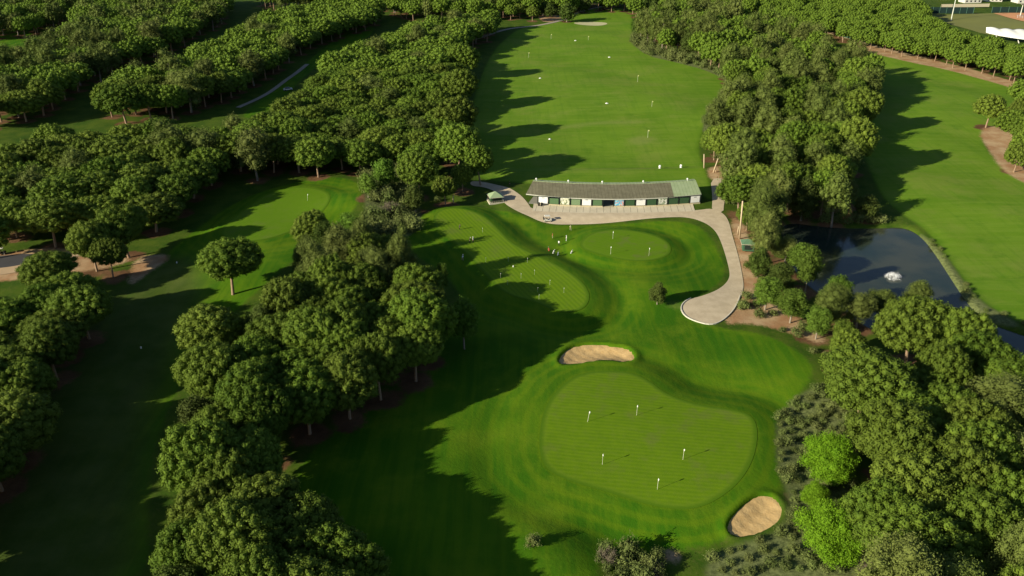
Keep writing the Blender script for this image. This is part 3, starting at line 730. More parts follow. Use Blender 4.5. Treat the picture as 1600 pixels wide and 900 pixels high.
V = np.stack([x, y, z], 1); nr, nc = XX.shape
I = (np.arange(nr - 1)[:, None] * nc + np.arange(nc - 1)[None]).ravel()
Q = np.stack([I, I + 1, I + nc + 1, I + nc], 1)
gm = mesh_np('ground', V, [Q], [M['ground']], smooth=True)
def put_attr(me, name, val):
    a = me.attributes.new(name, 'FLOAT', 'POINT'); a.data.foreach_set('value', np.asarray(val, np.float32))
near = (np.abs(x) < 700) & (y < 1100) & (y > 40)
def masked(polys, far=99.0):
    out = np.full(x.shape, far)
    for P in polys:
        out[near] = np.minimum(out[near], sdf(x[near], y[near], P))
    return out
put_attr(gm, 'sd_fair', masked([RANGE, RIGHT_FAIR, LEFT_FAIR, CENTRE, FAR_LEFT_FAIR, STRIP_FAIR]))
put_attr(gm, 'sd_range', masked([RANGE, RIGHT_FAIR]))
put_attr(gm, 'sd_bare', masked(BARE))
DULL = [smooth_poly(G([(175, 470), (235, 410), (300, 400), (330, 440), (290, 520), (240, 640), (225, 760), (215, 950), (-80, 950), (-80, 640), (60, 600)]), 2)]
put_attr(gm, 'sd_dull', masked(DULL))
WORN = [smooth_poly(G(p), 2) for p in ([(978, 217), (1000, 211), (1032, 216), (1010, 226), (985, 224)], [(860, 196), (940, 189), (1010, 190), (1000, 195), (930, 195), (880, 200)], [(900, 262), (1090, 258), (1092, 262), (900, 267)], [(1100, 490), (1040, 482), (1045, 470), (1070, 478)])]
put_attr(gm, 'sd_worn', masked(WORN))
put_attr(gm, 'sd_scrub', masked(SCRUB))
put_attr(gm, 'sd_green', masked([q[0] for q in GREENS]))
kd = kdtree.KDTree(sum(1 for t in TREES if not t['lone'])); 
for i, t in enumerate([t for t in TREES if not t['lone']]): kd.insert((t['x'], t['y'], 0), i)
kd.balance()
td = np.full(x.shape, 30.0)
idx = np.nonzero(near & (np.abs(x) < .62 * (y + 160)))[0]
fi = kd.find
for i in idx: td[i] = fi((x[i], y[i], 0))[2]
put_attr(gm, 'tree_d', td)
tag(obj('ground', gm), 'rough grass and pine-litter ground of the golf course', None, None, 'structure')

def drape(name, poly, mat, off, step, cuts=False, hfun=None, attr_edge=True, smooth=True):
    P = np.asarray(poly, float)
    # subdivide the outline
    out = []
    for i in range(len(P)):
        a, b = P[i], P[(i + 1) % len(P)]; k = max(1, int(np.linalg.norm(b - a) / step))
        for j in range(k): out.append(a + (b - a) * j / k)
    out = np.array(out); x0, y0 = out.min(0); x1, y1 = out.max(0)
    gx, gy = np.meshgrid(np.arange(x0, x1, step), np.arange(y0, y1, step)); gx = gx.ravel() + .013; gy = gy.ravel() + .017
    k = sdf(gx, gy, P) < -step * .5
    pts = np.concatenate([out, np.stack([gx[k], gy[k]], 1)])
    nb = len(out)
    vs, es, fs, *_ = delaunay_2d_cdt([Vector(p) for p in pts], [], [list(range(nb))], 1, 1e-5)
    vx = np.array([p.x for p in vs]); vy = np.array([p.y for p in vs])
    zz = (hfun(vx, vy) if hfun else height(vx, vy, cuts)) + off
    me = bpy.data.meshes.new(name); me.from_pydata([(a, b, c) for a, b, c in zip(vx, vy, zz)], [], [list(f) for f in fs])
    if smooth: me.polygons.foreach_set("use_smooth", [True] * len(me.polygons))
    me.materials.append(mat); me.update()
    # all faces up
    if me.polygons and me.polygons[0].normal.z < 0: me.flip_normals()
    if attr_edge: put_attr(me, 'edge', sdf(vx, vy, P))
    return me

def green_material(name, rz, ca, cb, w=1.0, patch=.5, soft=.32):
    n = NT(name, .9, .1); p = n.pos()
    e = n.attr('edge')
    st = n.math('ADD', n.math('MULTIPLY', n.wave(w, rz, p, 2.6), soft), n.math('MULTIPLY', n.noise(.5, 5, p, .65), 1 - soft))
    c = n.mix(n.ramp(st, .15, .85), ca, cb)
    c = n.mix(n.ramp(n.noise(.13, 5, p, .6), .52, .72, 0, patch), c, (.14, .15, .045))
    c = n.mix(n.ramp(n.noise(.9, 4, p), .4, .75, 0, .35), c, (.13, .20, .02))
    c = n.mix(n.ramp(e, -1.6, -.9, 0, .25), c, (.15, .23, .02))
    c = n.mix(n.ramp(n.math('ADD', e, n.math('MULTIPLY', n.noise(1.2, 3, p), .5)), -1.1, .1), c, (.075, .160, .005))
    n.col(c); n.bump(n.noise(4, 3, p), .15, .08)
    return n.m
tag(obj('putting_green', drape('putting_green', BIG_GREEN, green_material('big_green_turf', 1.70, (.095, .188, .004), (.138, .238, .006), .30, .5, .24), .05, .8)), 'large putting green with five flags, nearest the camera', None, None, 'structure')
tag(obj('putting_green', drape('putting_green', FAR_GREEN, green_material('far_green_turf', 1.2, (.095, .195, .004), (.112, .215, .005), .3, .7), .06, .9)), 'oval putting green with three flags below the shelter', None, None, 'structure')
tag(obj('putting_green', drape('putting_green', LONG_GREEN, green_material('long_green_turf', -.42, (.100, .195, .004), (.138, .238, .006), .26, .35, .45), .06, .9)), 'long striped practice green with many small pins', None, None, 'structure')
tag(obj('putting_green', drape('putting_green', LEFT_GREEN, green_material('left_green_turf', .3, (.084, .180, .004), (.108, .205, .006), .3, .3), .06, .9)), 'green of the left fairway in front of its mound', None, None, 'structure')

# bunkers: sand bowls under the cut turf lip
def sand_material():
    n = NT('bunker_sand', .95, .1); p = n.pos()
    c = n.mix(n.ramp(n.noise(.8, 5, p, .65), .3, .7), (.53, .355, .155), (.63, .44, .205))
    c = n.mix(n.ramp(n.noise(3.0, 4, p, .6), .55, .8, 0, .5), c, (.46, .31, .13))
    n.col(c); n.bump(n.noise(1.3, 4, p, .6), .5, .2); return n.m
M['sand'] = sand_material()
for B, lb in ((BUNKER_A, 'kidney-shaped sand bunker between the practice greens'), (BUNKER_B, 'oval sand bunker at the lower right of the big green')):
    cx, cy = B.mean(0); big = B + (B - [cx, cy]) / np.linalg.norm(B - [cx, cy], axis=1)[:, None] * .25
    def hf(vx, vy, B=B):
        d = sdf(vx, vy, B); base = height(vx, vy, False)
        return base - .62 + .50 * sstep(-3.2, .2, d) + .05 * np.sin(vx * 2.1) * np.sin(vy * 1.7)
    tag(obj('bunker', drape('bunker', big, M['sand'], 0, .5, hfun=hf)), lb, None, None, 'structure')
M['farsand'] = plain('far_sand', (.50, .48, .26), .95, .15, .5)
tag(obj('sand_strip', drape('sand_strip', SAND_STRIP, M['farsand'], .1, 3)), 'pale sand strip at the far end of the range', None, None, 'structure')

# pond
def water_material():
    n = NT('pond_water', .09, .5); p = n.pos()
    n.col(n.mix(n.ramp(n.noise(.05, 3, p), .35, .65), (.022, .036, .028), (.058, .064, .040)))
    n.bump(n.noise(1.2, 3, p, .6, (1, .5, 1, .5)), .18, .12); n.b.inputs['IOR'].default_value = 1.33
    return n.m
cx, cy = POND.mean(0); wp = POND + (POND - [cx, cy]) / np.linalg.norm(POND - [cx, cy], axis=1)[:, None] * 2.5
tag(obj('pond_water', drape('pond_water', wp, water_material(), 0, 4, hfun=lambda a, b: np.full(a.shape, -.95))), 'dark blue pond water', None, None, 'structure')

# paths
def path_material(name, ca, cb, joint=False):
    n = NT(name, .9, .15); p = n.pos()
    c = n.mix(n.ramp(n.noise(.35, 4, p, .6), .3, .7), ca, cb)
    c = n.mix(n.ramp(n.noise(2.5, 4, p), .5, .8, 0, .4), c, tuple(k * .72 for k in ca))
    c = n.mix(n.ramp(n.noise(.12, 6, p, .7), .5, .7, 0, .45), c, tuple(k * .78 for k in ca))
    c = n.mix(n.ramp(n.noise(8.0, 3, p), .6, .8, 0, .4), c, (.22, .17, .11))
    c = n.mix(n.ramp(n.attr('edge'), -.35, -.15, 0, .55), c, (.56, .48, .34))
    n.col(c); return n.m
M['path'] = path_material('path_concrete', (.50, .41, .28), (.60, .50, .35))
M['paleconc'] = path_material('pale_concrete', (.58, .51, .37), (.64, .57, .42))
M['farpath'] = plain('far_path_paving', (.36, .31, .24), .9, .2, .3)
M['sandpath'] = plain('sandy_track', (.46, .33, .20), .95, .2, .3)
tag(obj('cart_path', drape('cart_path', PATH, M['path'], .10, 1.2)), 'pale concrete cart path curving past the shelter to its widened end', None, None, 'structure')
tag(obj('side_path', drape('side_path', SIDE_PATH, M['path'], .085, 1.2)), 'short path running behind the right end of the shelter', None, None, 'structure')
slab = drape('pavement', SLAB, M['paleconc'], .125, 1.0)
tag(obj('pavement', slab), 'pale paved strip in front of the shelter', None, None, 'structure')
for pts, w, m, nm in (([(742, 62), (790, 47), (840, 41), (872, 34), (893, 24), (915, 15), (940, 10)], 3.2, 'farpath', 'far_path'),
                      ([(372, 168), (398, 155), (430, 138), (455, 120), (480, 100)], 2.4, 'farpath', 'shaded_path'),
                      ([(1225, 36), (1260, 42), (1300, 52), (1350, 66), (1400, 80), (1450, 90)], 4.5, 'sandpath', 'sandy_track'),
                      ([(-40, 428), (20, 424), (60, 414), (110, 398), (170, 392)], 5.0, 'sandpath', 'yard_track')):
    tag(obj(nm, drape(nm, strip_poly(G(pts), w), M[m], .12, 3.0)), None, None, None, 'structure')
M['asphalt'] = plain('yard_asphalt', (.055, .055, .06), .9, .2, .3)
tag(obj('yard_pavement', drape('yard_pavement', G([(-60, 406), (28, 398), (70, 398), (55, 412), (20, 422), (-60, 432)]), M['asphalt'], .09, 2.5)), 'dark asphalt of the yard at the left', None, None, 'structure')

# paving joints as real thin dark seams in the pavement
mb = MB()
for i in range(24):
    f = (i + .5) / 24.0
    a = np.array(g(834 + 249 * f, 321.5 + 3.2 * math.sin(math.pi * f))); b = np.array(g(831 + 256 * f, 332.0 + 2.2 * math.sin(math.pi * f)))
    t = (b - a) / np.linalg.norm(b - a); nrm = np.array([-t[1], t[0]]) * .05
    z0 = .35 + .125 + .006
    pts = [a + nrm, b + nrm, b - nrm, a - nrm]
    mb.face([(p[0], p[1], hz(p[0], p[1], False) + .131) for p in pts])
o = mb.build('pavement_joints', plain('joint_dirt', (.20, .17, .12))); tag(o, None, None, None, 'structure')

# white kerb around the widened path end
mb = MB()
K = smooth_poly(G([(1160, 450), (1150, 480), (1131, 500), (1112, 508), (1085, 502), (1068, 494), (1062, 481), (1075, 470), (1100, 463)]), 2)
K = K[:-8]
for i in range(len(K) - 1):
    a, b = K[i], K[i + 1]
    if np.linalg.norm(a - b) > 6: continue
    za = hz(a[0], a[1], False); zb = hz(b[0], b[1], False)
    t = (b - a) / (np.linalg.norm(b - a) + 1e-6); q = np.array([-t[1], t[0]]) * .12
    A1, A2, B1, B2 = a + q, a - q, b + q, b - q
    for (p1, z1), (p2, z2), (p3, z3), (p4, z4) in (((A1, za + .28), (B1, zb + .28), (B2, zb + .28), (A2, za + .28)), ((A1, za), (B1, zb), (B1, zb + .28), (A1, za + .28)), ((A2, za), (B2, zb), (B2, zb + .28), (A2, za + .28))):
        mb.face([(*p1, z1), (*p2, z2), (*p3, z3), (*p4, z4)])
o = mb.build('path_kerb', plain('kerb_white', (.62, .58, .48))); tag(o, 'low pale kerb around the widened path end', None, None, 'structure')

# ------------------------------------------------------------------ driving range shelter
def lerp_line(pts, us):
    pts = sorted(pts); U = [p[0] for p in pts]; Vv = [p[1] for p in pts]
    # smooth: quadratic fit
    c = np.polyfit(U, Vv, 2); return np.polyval(c, us)
ZB = .35
front_px = [(824, 318.5), (841, 319.8), (900, 322.6), (958, 324), (1010, 323.4), (1050, 321.6), (1095, 318)]
eave_px = [(822, 303), (860, 306.3), (900, 308.8), (940, 310.5), (1000, 310.5), (1050, 307.5), (1096, 303)]
ridge_px = [(835, 283), (862, 283.4), (890, 284.6), (940, 287), (1000, 287), (1050, 284.3), (1086, 281)]
NS = 32
fr = np.linspace(0, 1, NS + 1)
def curve(px, u0, u1, zlev, f):
    us = u0 + (u1 - u0) * f; vs = lerp_line(px, us); return np.array([(*g(a, b, zlev), zlev) for a, b in zip(us, vs)])
EAVE = lambda f: curve(eave_px, 822, 1096, ZB + 3.0, f)
RIDGE = lambda f: curve(ridge_px, 833, 1087, ZB + 4.5, f)
FRONT = lambda f: curve(front_px, 825, 1094, ZB, f)
shelter = empty('range_shelter', tuple(FRONT(np.array([.5]))[0]))
tag(shelter, 'long low curved golf range shelter with grey-green roof and coloured rear panels', 'shelter')
SL = Vector(shelter.location)
def sb(mb, name, mats, label=None):
    mb.V = [(v[0] - SL.x, v[1] - SL.y, v[2] - SL.z) for v in mb.V]
    o = mb.build(name, mats, shelter)
    if label: o["label"] = label
    return o
E_, R_, F_ = EAVE(fr), RIDGE(fr), FRONT(fr)
back = unit(np.stack([R_[:, 0] - E_[:, 0], R_[:, 1] - E_[:, 1], np.zeros(NS + 1)], 1))
BK = R_ + back * 2.2 + np.array([0, 0, -.35])
def roof_mat(name, ca, cb, streak):
    n = NT(name, .75, .25)
    c = n.mix(n.ramp(n.noise(.5, 5, None, .6), .3, .7), ca, cb)
    c = n.mix(n.ramp(n.noise(1.0, 3, None, .6, (3.5, .15, 1)), .45, .7, 0, .5), c, streak)
    c = n.mix(n.ramp(n.wave(.28, 0), .93, .99, 0, .5), c, tuple(k * .55 for k in ca))
    n.col(c); n.bump(n.wave(2.5, 0), .3, .04); return n.m
M['roof_old'] = roof_mat('weathered_roof', (.145, .135, .082), (.200, .185, .115), (.235, .22, .145))
M['roof_new'] = roof_mat('pale_green_roof', (.30, .38, .20), (.36, .44, .25), (.40, .47, .29))
M['roof_new'].name = 'pale_green_roof'
SPLIT = 27
def strip_solid(A, B, th, i0, i1):
    mb = MB(); T = np.array([0, 0, -th])
    for i in range(i0, i1):
        mb.face([A[i], A[i + 1], B[i + 1], B[i]]); mb.face([B[i] + T, B[i + 1] + T, A[i + 1] + T, A[i] + T])
        mb.face([A[i] + T, A[i + 1] + T, A[i + 1], A[i]]); mb.face([B[i], B[i + 1], B[i + 1] + T, B[i] + T])
    for i in (i0, i1): mb.face([A[i], B[i], B[i] + T, A[i] + T])
    return mb
sb(strip_solid(E_, R_, .14, 0, SPLIT), 'roof', M['roof_old'], 'weathered grey-green roof slope')
sb(strip_solid(E_, R_, .14, SPLIT, NS), 'roof', M['roof_new'], 'newer pale green roof section at the right end')
sb(strip_solid(R_ + [0, 0, .05] - back * .45, BK, .12, 0, NS), 'ridge_flashing', M['roof_new'])
mb = strip_solid(E_ - back * .12 + [0, 0, -.02], E_ - back * .002 + [0, 0, -.02], .26, 0, NS); sb(mb, 'gutter', plain('gutter_metal', (.52, .52, .44)))
# bays
M['white'] = plain('white_board', (.78, .78, .76), .5, .03)
M['gr1'] = plain('green_screen', (.085, .16, .070), .8, .2)
M['gr2'] = plain('pale_green_screen', (.17, .25, .13), .8, .2)
M['gr3'] = plain('dark_green_screen', (.035, .085, .035), .8, .2)
M['dark'] = plain('dark_frame', (.015, .025, .02), .7)
M['logo'] = plain('logo_grey', (.16, .18, .20), .6)
def photo_mat(name, cs, sc):
    n = NT(name, .5, .3); c = n.mix(n.ramp(n.noise(sc, 4), .45, .55), cs[0], cs[1]); c = n.mix(n.ramp(n.noise(sc * 1.7, 3), .5, .6), c, cs[2]); n.col(c); return n.m
M['ph1'] = photo_mat('board_photo_green', ((.60, .62, .45), (.16, .20, .09), (.70, .70, .60)), 1.2)
M['ph2'] = photo_mat('board_photo_grey', ((.22, .28, .18), (.62, .62, .55), (.12, .16, .10)), .9)
M['ph3'] = photo_mat('board_photo_blue', ((.10, .42, .62), (.35, .62, .72), (.62, .30, .26)), 1.0)
M['cream'] = plain('cream_ledge', (.50, .44, .28), .8)
bays = ['white', 'gr1', 'ph1', 'gr2', 'white', 'gr1', None, 'ph3', 'gr3', 'white', 'gr3', 'ph2', 'gr3', 'gr3', 'white']
NB = 15; f0 = (840 - 825) / 269.0
def at_front(f, back_off=0, z=0):
    p = FRONT(np.array([f]))[0]; e = EAVE(np.array([f]))[0]; r = RIDGE(np.array([f]))[0]
    d = r - e; d[2] = 0; d = d / np.linalg.norm(d)
    return Vector((p[0] + d[0] * back_off, p[1] + d[1] * back_off, ZB + z))
def wall_panel(fa, fb, z0, z1, off, th, m=0, mb=None):
    mb = mb or MB()
    a0, b0 = at_front(fa, off), at_front(fb, off); a1, b1 = at_front(fa, off + th), at_front(fb, off + th)
    q = [(a0.x, a0.y), (b0.x, b0.y), (b1.x, b1.y), (a1.x, a1.y)]
    mb.prism(q, ZB + z0, ZB + z1, m); return mb
fw = (1 - f0) / NB
for i, k in enumerate(bays):
    fa, fb = f0 + i * fw, f0 + (i + 1) * fw
    if k:
        m_ = .09 * fw
        names = {'white': ('panel', 'white panel with a small grey logo'), 'gr1': ('panel', 'mid green mesh panel'), 'gr2': ('panel', 'pale green mesh panel'), 'gr3': ('panel', 'dark green mesh panel'), 'ph1': ('panel', 'panel printed with a pale green photo'), 'ph2': ('panel', 'panel printed with a grey and white photo'), 'ph3': ('panel', 'blue panel printed with a reddish picture')}
        hi = 2.72 if k in ('white', 'ph1', 'ph2', 'ph3') else 2.45
        o = sb(wall_panel(fa + m_, fb - m_, .55, hi, .10, .06), 'panel', M[k], names[k][1])
        if k == 'white':
            mid = (fa + fb) / 2
            lg = wall_panel(mid - .13 * fw, mid + .13 * fw, 2.30, 2.50, .085, .01); sb(lg, 'logo', M['logo'])
        sb(wall_panel(fa + .01 * fw, fb - .01 * fw, 0, .42, .02, .25), 'ledge', M['cream'])
        sb(wall_panel(fa, fb, 2.86, 2.99, .06, .14), 'lintel', M['dark'])
for i in range(NB + 1):
    f = f0 + i * fw; mb = MB()
    wall_panel(f - .03 * fw, f + .03 * fw, 0, 2.95, .03, .2, 0, mb); sb(mb, 'post', M['dark'])
    if 0 < i < NB + 1:
        a, b = at_front(f, .35), at_front(f, 4.2); t = (b - a).normalized(); q = Vector((-t.y, t.x, 0)) * .05; mb = MB()
        mb.prism([(a.x + q.x, a.y + q.y), (b.x + q.x, b.y + q.y), (b.x - q.x, b.y - q.y), (a.x - q.x, a.y - q.y)], ZB, ZB + 1.9); sb(mb, 'bay_divider', M['gr3'])
    a = at_front(f, 6.3); mb = MB(); mb.box((a.x, a.y, ZB + 1.9), (.14, .14, 3.9)); sb(mb, 'rear_post', M['dark'])
mb = wall_panel(0, 1, -.25, .04, .3, 6.6); 
for i in range(20): pass
mbf = MB()
for i in range(20): wall_panel(i / 20, (i + 1) / 20, -.3, .06, .32, 6.8, 0, mbf)
sb(mbf, 'tee_deck', plain('tee_deck_concrete', (.28, .27, .22)))
# solid right end wall
a, b = at_front(1.0, .3), at_front(1.0, 5.2); t = (b - a).normalized(); q = Vector((-t.y, t.x, 0)) * .06; mb = MB()
mb.prism([(a.x + q.x, a.y + q.y), (b.x + q.x, b.y + q.y), (b.x - q.x, b.y - q.y), (a.x - q.x, a.y - q.y)], ZB, ZB + 2.95); sb(mb, 'end_wall', M['gr3'])
for u in (838, 888, 941, 1005, 1074):
    f = (u - 833) / 254.0; r = RIDGE(np.array([f]))[0]; mb = MB()
    mb.tube([(r[0], r[1], r[2] - .05), (r[0], r[1], r[2] + .45)], [.09, .09], 6); mb.ball((r[0], r[1], r[2] + .65), .32, 10, 6); sb(mb, 'ridge_lamp', M['white'])

# ------------------------------------------------------------------ small huts
def hut(u, v, w, d, hw, hr, rz, wallm, roofm, label, base=True, name='hut'):
    x, y = g(u, v); z = hz(x, y, False); root = empty(name, (x, y, z), rz); tag(root, label, 'hut')
    if base:
        mb = MB(); mb.box((0, 0, .15), (w + 1.4, d + 1.4, .5)); mb.build('plinth', M['paleplain'], root)
        mb = MB()
        for k in range(7):
            for s in (-1, 1): mb.box((-w / 2 - .4 + (w + .8) * k / 6, s * (d / 2 + .45), .65), (.12, .12, .62))
        for s in (-1, 1): mb.box((0, s * (d / 2 + .45), .95), (w + 1.04, .14, .1)); mb.box((s * (w / 2 + .45), 0, .955), (.14, d + 1.0, .1)); mb.build('railing', M['paleplain'], root)
    mb = MB(); mb.box((0, 0, .4 + hw / 2), (w, d, hw)); mb.build('wall', wallm, root)
    mb = MB(); e = .55; W, D = w / 2 + e, d / 2 + e; zb, zt = .4 + hw, .4 + hw + hr
    c = [(-W, -D, zb), (W, -D, zb), (W, D, zb), (-W, D, zb)]; r = (w - d) / 2 if w > d else 0.0
    t1, t2 = (-r * .8, 0, zt), (r * .8, 0, zt)
    if r < .05: 
        for i in range(4): mb.face([c[i], c[(i + 1) % 4], (0, 0, zt)])
    else:
        mb.face([c[0], c[1], t2, t1]); mb.face([c[1], c[2], t2]); mb.face([c[2], c[3], t1, t2]); mb.face([c[3], c[0], t1])
    mb.face([c[3], c[2], c[1], c[0]])
    mb.build('roof', roofm, root)
    mb = MB()
    for i in range(4): 
        a, b = c[i], c[(i + 1) % 4]; mb.tube([a, b], [.07, .07], 4)
    mb.build('fascia', M['paleplain'], root)
    mb = MB(); mb.box((0, -d / 2 - .02, .4 + hw * .5), (w * .7, .05, hw * .6)); mb.build('window', M['dark'], root)
    return root
M['paleplain'] = plain('pale_painted_wood', (.55, .50, .38))
M['hutroof'] = plain('hut_roof_green', (.27, .36, .20), .7, .12, 1.5)
M['hutroof2'] = plain('hut_roof_dark_green', (.10, .19, .11), .7, .15, 1.5)
M['hutwall'] = plain('hut_wall_green', (.03, .07, .03), .8)
M['hutwall2'] = plain('hut_wall_mid_green', (.045, .115, .06), .8)
hut(774, 314.5, 3.6, 3.4, 1.7, 1.5, .25, M['hutwall'], M['hutroof'], 'small hut with pale green hip roof and pale railing left of the shelter')
hut(1168, 391, 3.2, 2.6, 2.2, 1.1, -.12, M['hutwall2'], M['hutroof2'], 'small green hut beside the path bend under the tall post', False)

# ------------------------------------------------------------------ flags, pins, targets, balls
M['flagwhite'] = plain('flag_white', (.85, .85, .80), .6, .02)
M['pole'] = plain('pole_pale', (.68, .68, .52), .5, .03)
M['hole'] = plain('cup_dark', (.02, .02, .02))
def flagstick_proto(h, big):
    root = empty('flagstick', (0, 0, 0)); mb = MB(); mb.tube([(0, 0, -.1), (.02, 0, h)], [.032 if big else .016] * 2, 6); mb.build('pole', M['pole'], root)
    mb = MB(); L, Hh = (.42, .34) if big else (.16, .14); nn = 6
    for i in range(nn):
        a, b = i / nn, (i + 1) / nn
        def P(t, zz): return (.02 + .20 * L * t, -L * t * .25 + .06 * math.sin(t * 6), h - Hh * (1 - zz) - .18 * t * L * 1.5)
        mb.face([P(a, 0), P(b, 0), P(b, 1), P(a, 1)])
    # the limp cloth folds round the pole top
    mb.tube([(.05, 0, h - Hh * 1.5), (.08, -.03, h - Hh), (.05, 0, h - .02)], [.04, .12 if big else .05, .06 if big else .03], 7)
    mb.build('flag', M['flagwhite'], root); return root
def copy_tree(o, parent=None):
    c = o.copy(); COL.objects.link(c)
    if parent: c.parent = parent
    for ch in [k for k in bpy.data.objects if k.parent == o]: copy_tree(ch, c)
    return c
FP = None
big_flags = [(918, 662, 'white flag nearest the upper left edge of the big green', .25), (994.5, 651, 'white flag farthest back on the big green, below the kidney bunker', 0), (941, 727, 'white flag at the left of the big green beside a pale worn patch', 0), (1067, 719, 'rightmost white flag of the big green', 0), (1027, 765, 'white flag nearest the camera on the big green', 0),
             (957.5, 372, 'white flag at the far edge of the oval green', 0), (954, 396, 'white flag at the left of the oval green on a worn patch', 0), (1014, 398, 'white flag at the right of the oval green', 0)]
FP = flagstick_proto(2.45, True)
for i, (u, v, lb, tl) in enumerate(big_flags):
    o = FP if i == 0 else copy_tree(FP)
    x, y = g(u, v, 1.0); o.location = (x, y, hz(x, y, False) + .05); o.rotation_euler = (0, tl * .5, rng.uniform(-.4, .4))
    tag(o, lb, 'flag', 'flags on the practice greens')
PP = flagstick_proto(1.5, False)
pins = [(759, 412), (794, 411), (782, 437), (793, 448), (835, 431), (814, 437), (859, 447), (840, 459), (881, 459), (754, 364), (842, 470), (824, 412)]
for i, (u, v) in enumerate(pins):
    o = PP if i == 0 else copy_tree(PP)
    o.name = 'practice_pin'
    x, y = g(u, v, 1.2); o.location = (x, y, hz(x, y, False) + .05); o.rotation_euler = (0, 0, rng.uniform(-1, 1))
    tag(o, f"short practice pin on the long striped green, {['farthest left of the middle row', 'right of it, middle row', 'left of the central cluster', 'lowest left of the cluster', 'with a bright top, centre', 'faint one between its neighbours', 'tall one right of centre', 'left of the lower pair', 'right of the lower pair', 'near the dark-dressed golfer', 'nearest the tree shadow', 'at the upper edge'][i]}", 'pin', 'pins on the long putting green')
x, y = g(480.5, 316, 1.0); o = copy_tree(FP); o.location = (x, y, hz(x, y, False)); tag(o, 'white flag on the sunlit green of the left fairway', 'flag', None)
if 'group' in o: del o['group']
# range targets
def dome_target(u, v, r, label):
    x, y = g(u, v); z = hz(x, y); root = empty('range_target', (x, y, z)); tag(root, label, 'range target', 'white targets on the driving range')
    mb = MB(); n = 16
    ring = [(r * math.cos(2 * math.pi * k / n), r * math.sin(2 * math.pi * k / n)) for k in range(n)]
    mb.prism(ring, .0, .12); mb.build('rim', M['flagwhite'], root)
    mb = MB(); b = [(a * .85, c * .85) for a, c in ring]
    for k in range(n): mb.face([(*b[k], .12), (*b[(k + 1) % n], .12), (0, 0, .45)])
    mb.build('dome', M['flagwhite'], root)
for u, v, r, lb in ((899, 64.5, .75, 'white disc target farthest out on the range'), (952, 90, .75, 'white disc target right of centre, second farthest'), (844, 122.5, .65, 'white disc target near the left shadow edge'), (948, 164, .75, 'white disc target in the middle of the range'), (859, 215, .55, 'white disc target lying in the lower tree shadow'), (849, 8, 1.2, 'pale target on the grass by the far woods')):
    if v > 20: dome_target(u, v, r, lb)
def range_pin(u, v, h, label):
    x, y = g(u, v, 0); z = hz(x, y); root = empty('range_pin', (x, y, z)); tag(root, label, 'range pin', 'yardage pins on the driving range')
    mb = MB(); mb.tube([(0, 0, 0), (0, 0, h)], [.05, .05], 6); mb.build('pole', M['pole'], root)
    mb = MB(); mb.box((.25, 0, h - .25), (.5, .05, .45)); mb.build('flag', plain('pin_flag_yellow', (.62, .62, .22)), root)
for u, v, h, lb in ((861, 62, 3.0, 'thin yardage pin at the far left of the range'), (826, 90, 3, 'thin yardage pin by the long left shadow'), (996, 130, 3.4, 'yardage pin in the middle right of the range'), (1012, 215, 3.2, 'yardage pin above the white ball marker'), (919, 64, 2.6, 'faint yardage pin right of the farthest disc'), (1018, 172, 2.6, 'faint yardage pin near the right wood')):
    range_pin(u, v, h, lb)
def ball_marker(u, v, label):
    x, y = g(u, v); z = hz(x, y); root = empty('tee_marker', (x, y, z)); tag(root, label, 'marker', 'white markers behind the shelter')
    mb = MB(); mb.tube([(0, 0, 0), (0, 0, .5)], [.45, .35], 10); mb.build('base', M['flagwhite'], root)
    mb = MB(); mb.ball((0, 0, .75), .5, 12, 8); mb.build('globe', M['flagwhite'], root, True)
ball_marker(1031, 262.5, 'round white marker on the range, left of a pair'); ball_marker(1064, 261.5, 'round white marker on the range, right of a pair')
for u, v, lb in ((802, 425, 'pale sprinkler cover between the practice greens'), (221, 546, 'white marker on the shaded left fairway'), (277, 414, 'yellow marker on the left fairway edge'), (1140, 262, 'white sign board on the sandy patch')):
    x, y = g(u, v); mb = MB(); z = hz(x, y)
    if 'sign' in lb:
        root = empty('notice_sign', (x, y, z)); tag(root, lb, 'sign'); mb.box((0, 0, 1.3), (1.1, .12, 1.3)); mb.build('board', M['flagwhite'], root)
        mb = MB(); mb.tube([(-.4, 0, 0), (-.4, 0, 1.2)], [.06, .06]); mb.tube([(.4, 0, 0), (.4, 0, 1.2)], [.06, .06]); mb.build('post', M['pole'], root)
    else:
        mb.tube([(0, 0, 0), (0, 0, .25)], [.16, .16], 8); mb.ball((0, 0, .3), .2, 8, 5); o = mb.build('fairway_marker', M['flagwhite'], None, False, (x, y, z)); tag(o, lb, 'marker')
# leaning timber posts on the sandy patch, tall post by the green hut
def log(u0, v0, u1, v1, ztop, r, label, name='timber_post'):
    x, y = g(u0, v0); x1, y1 = g(u1, v1, ztop); z = hz(x, y); mb = MB(); mb.tube([(0, 0, -.3), (x1 - x, y1 - y, ztop)], [r, r * .8], 8)
    o = mb.build(name, plain('bare_timber', (.58, .46, .30), .9, .15, 1.5), None, True, (x, y, z)); tag(o, label, 'post')
log(1100, 264, 1100, 242, 5.0, .22, 'upright pale post at the left edge of the sandy patch')
log(1114, 271, 1122, 249, 5.2, .22, 'leaning pale post in the middle of the sandy patch')
log(1119, 271, 1117, 264, 1.6, .15, 'short leaning stake against the tall leaning post')
log(1155.5, 373, 1160.5, 314, 13.0, .26, 'tall bare pale pole rising beside the small green hut', 'tall_pole')
log(1152, 366, 1154, 354, 2.8, .15, 'short pale post beside the tall pole')
log(708, 316, 708, 303, 3.0, .18, 'white post on the lawn left of the hip-roofed hut', 'white_post')

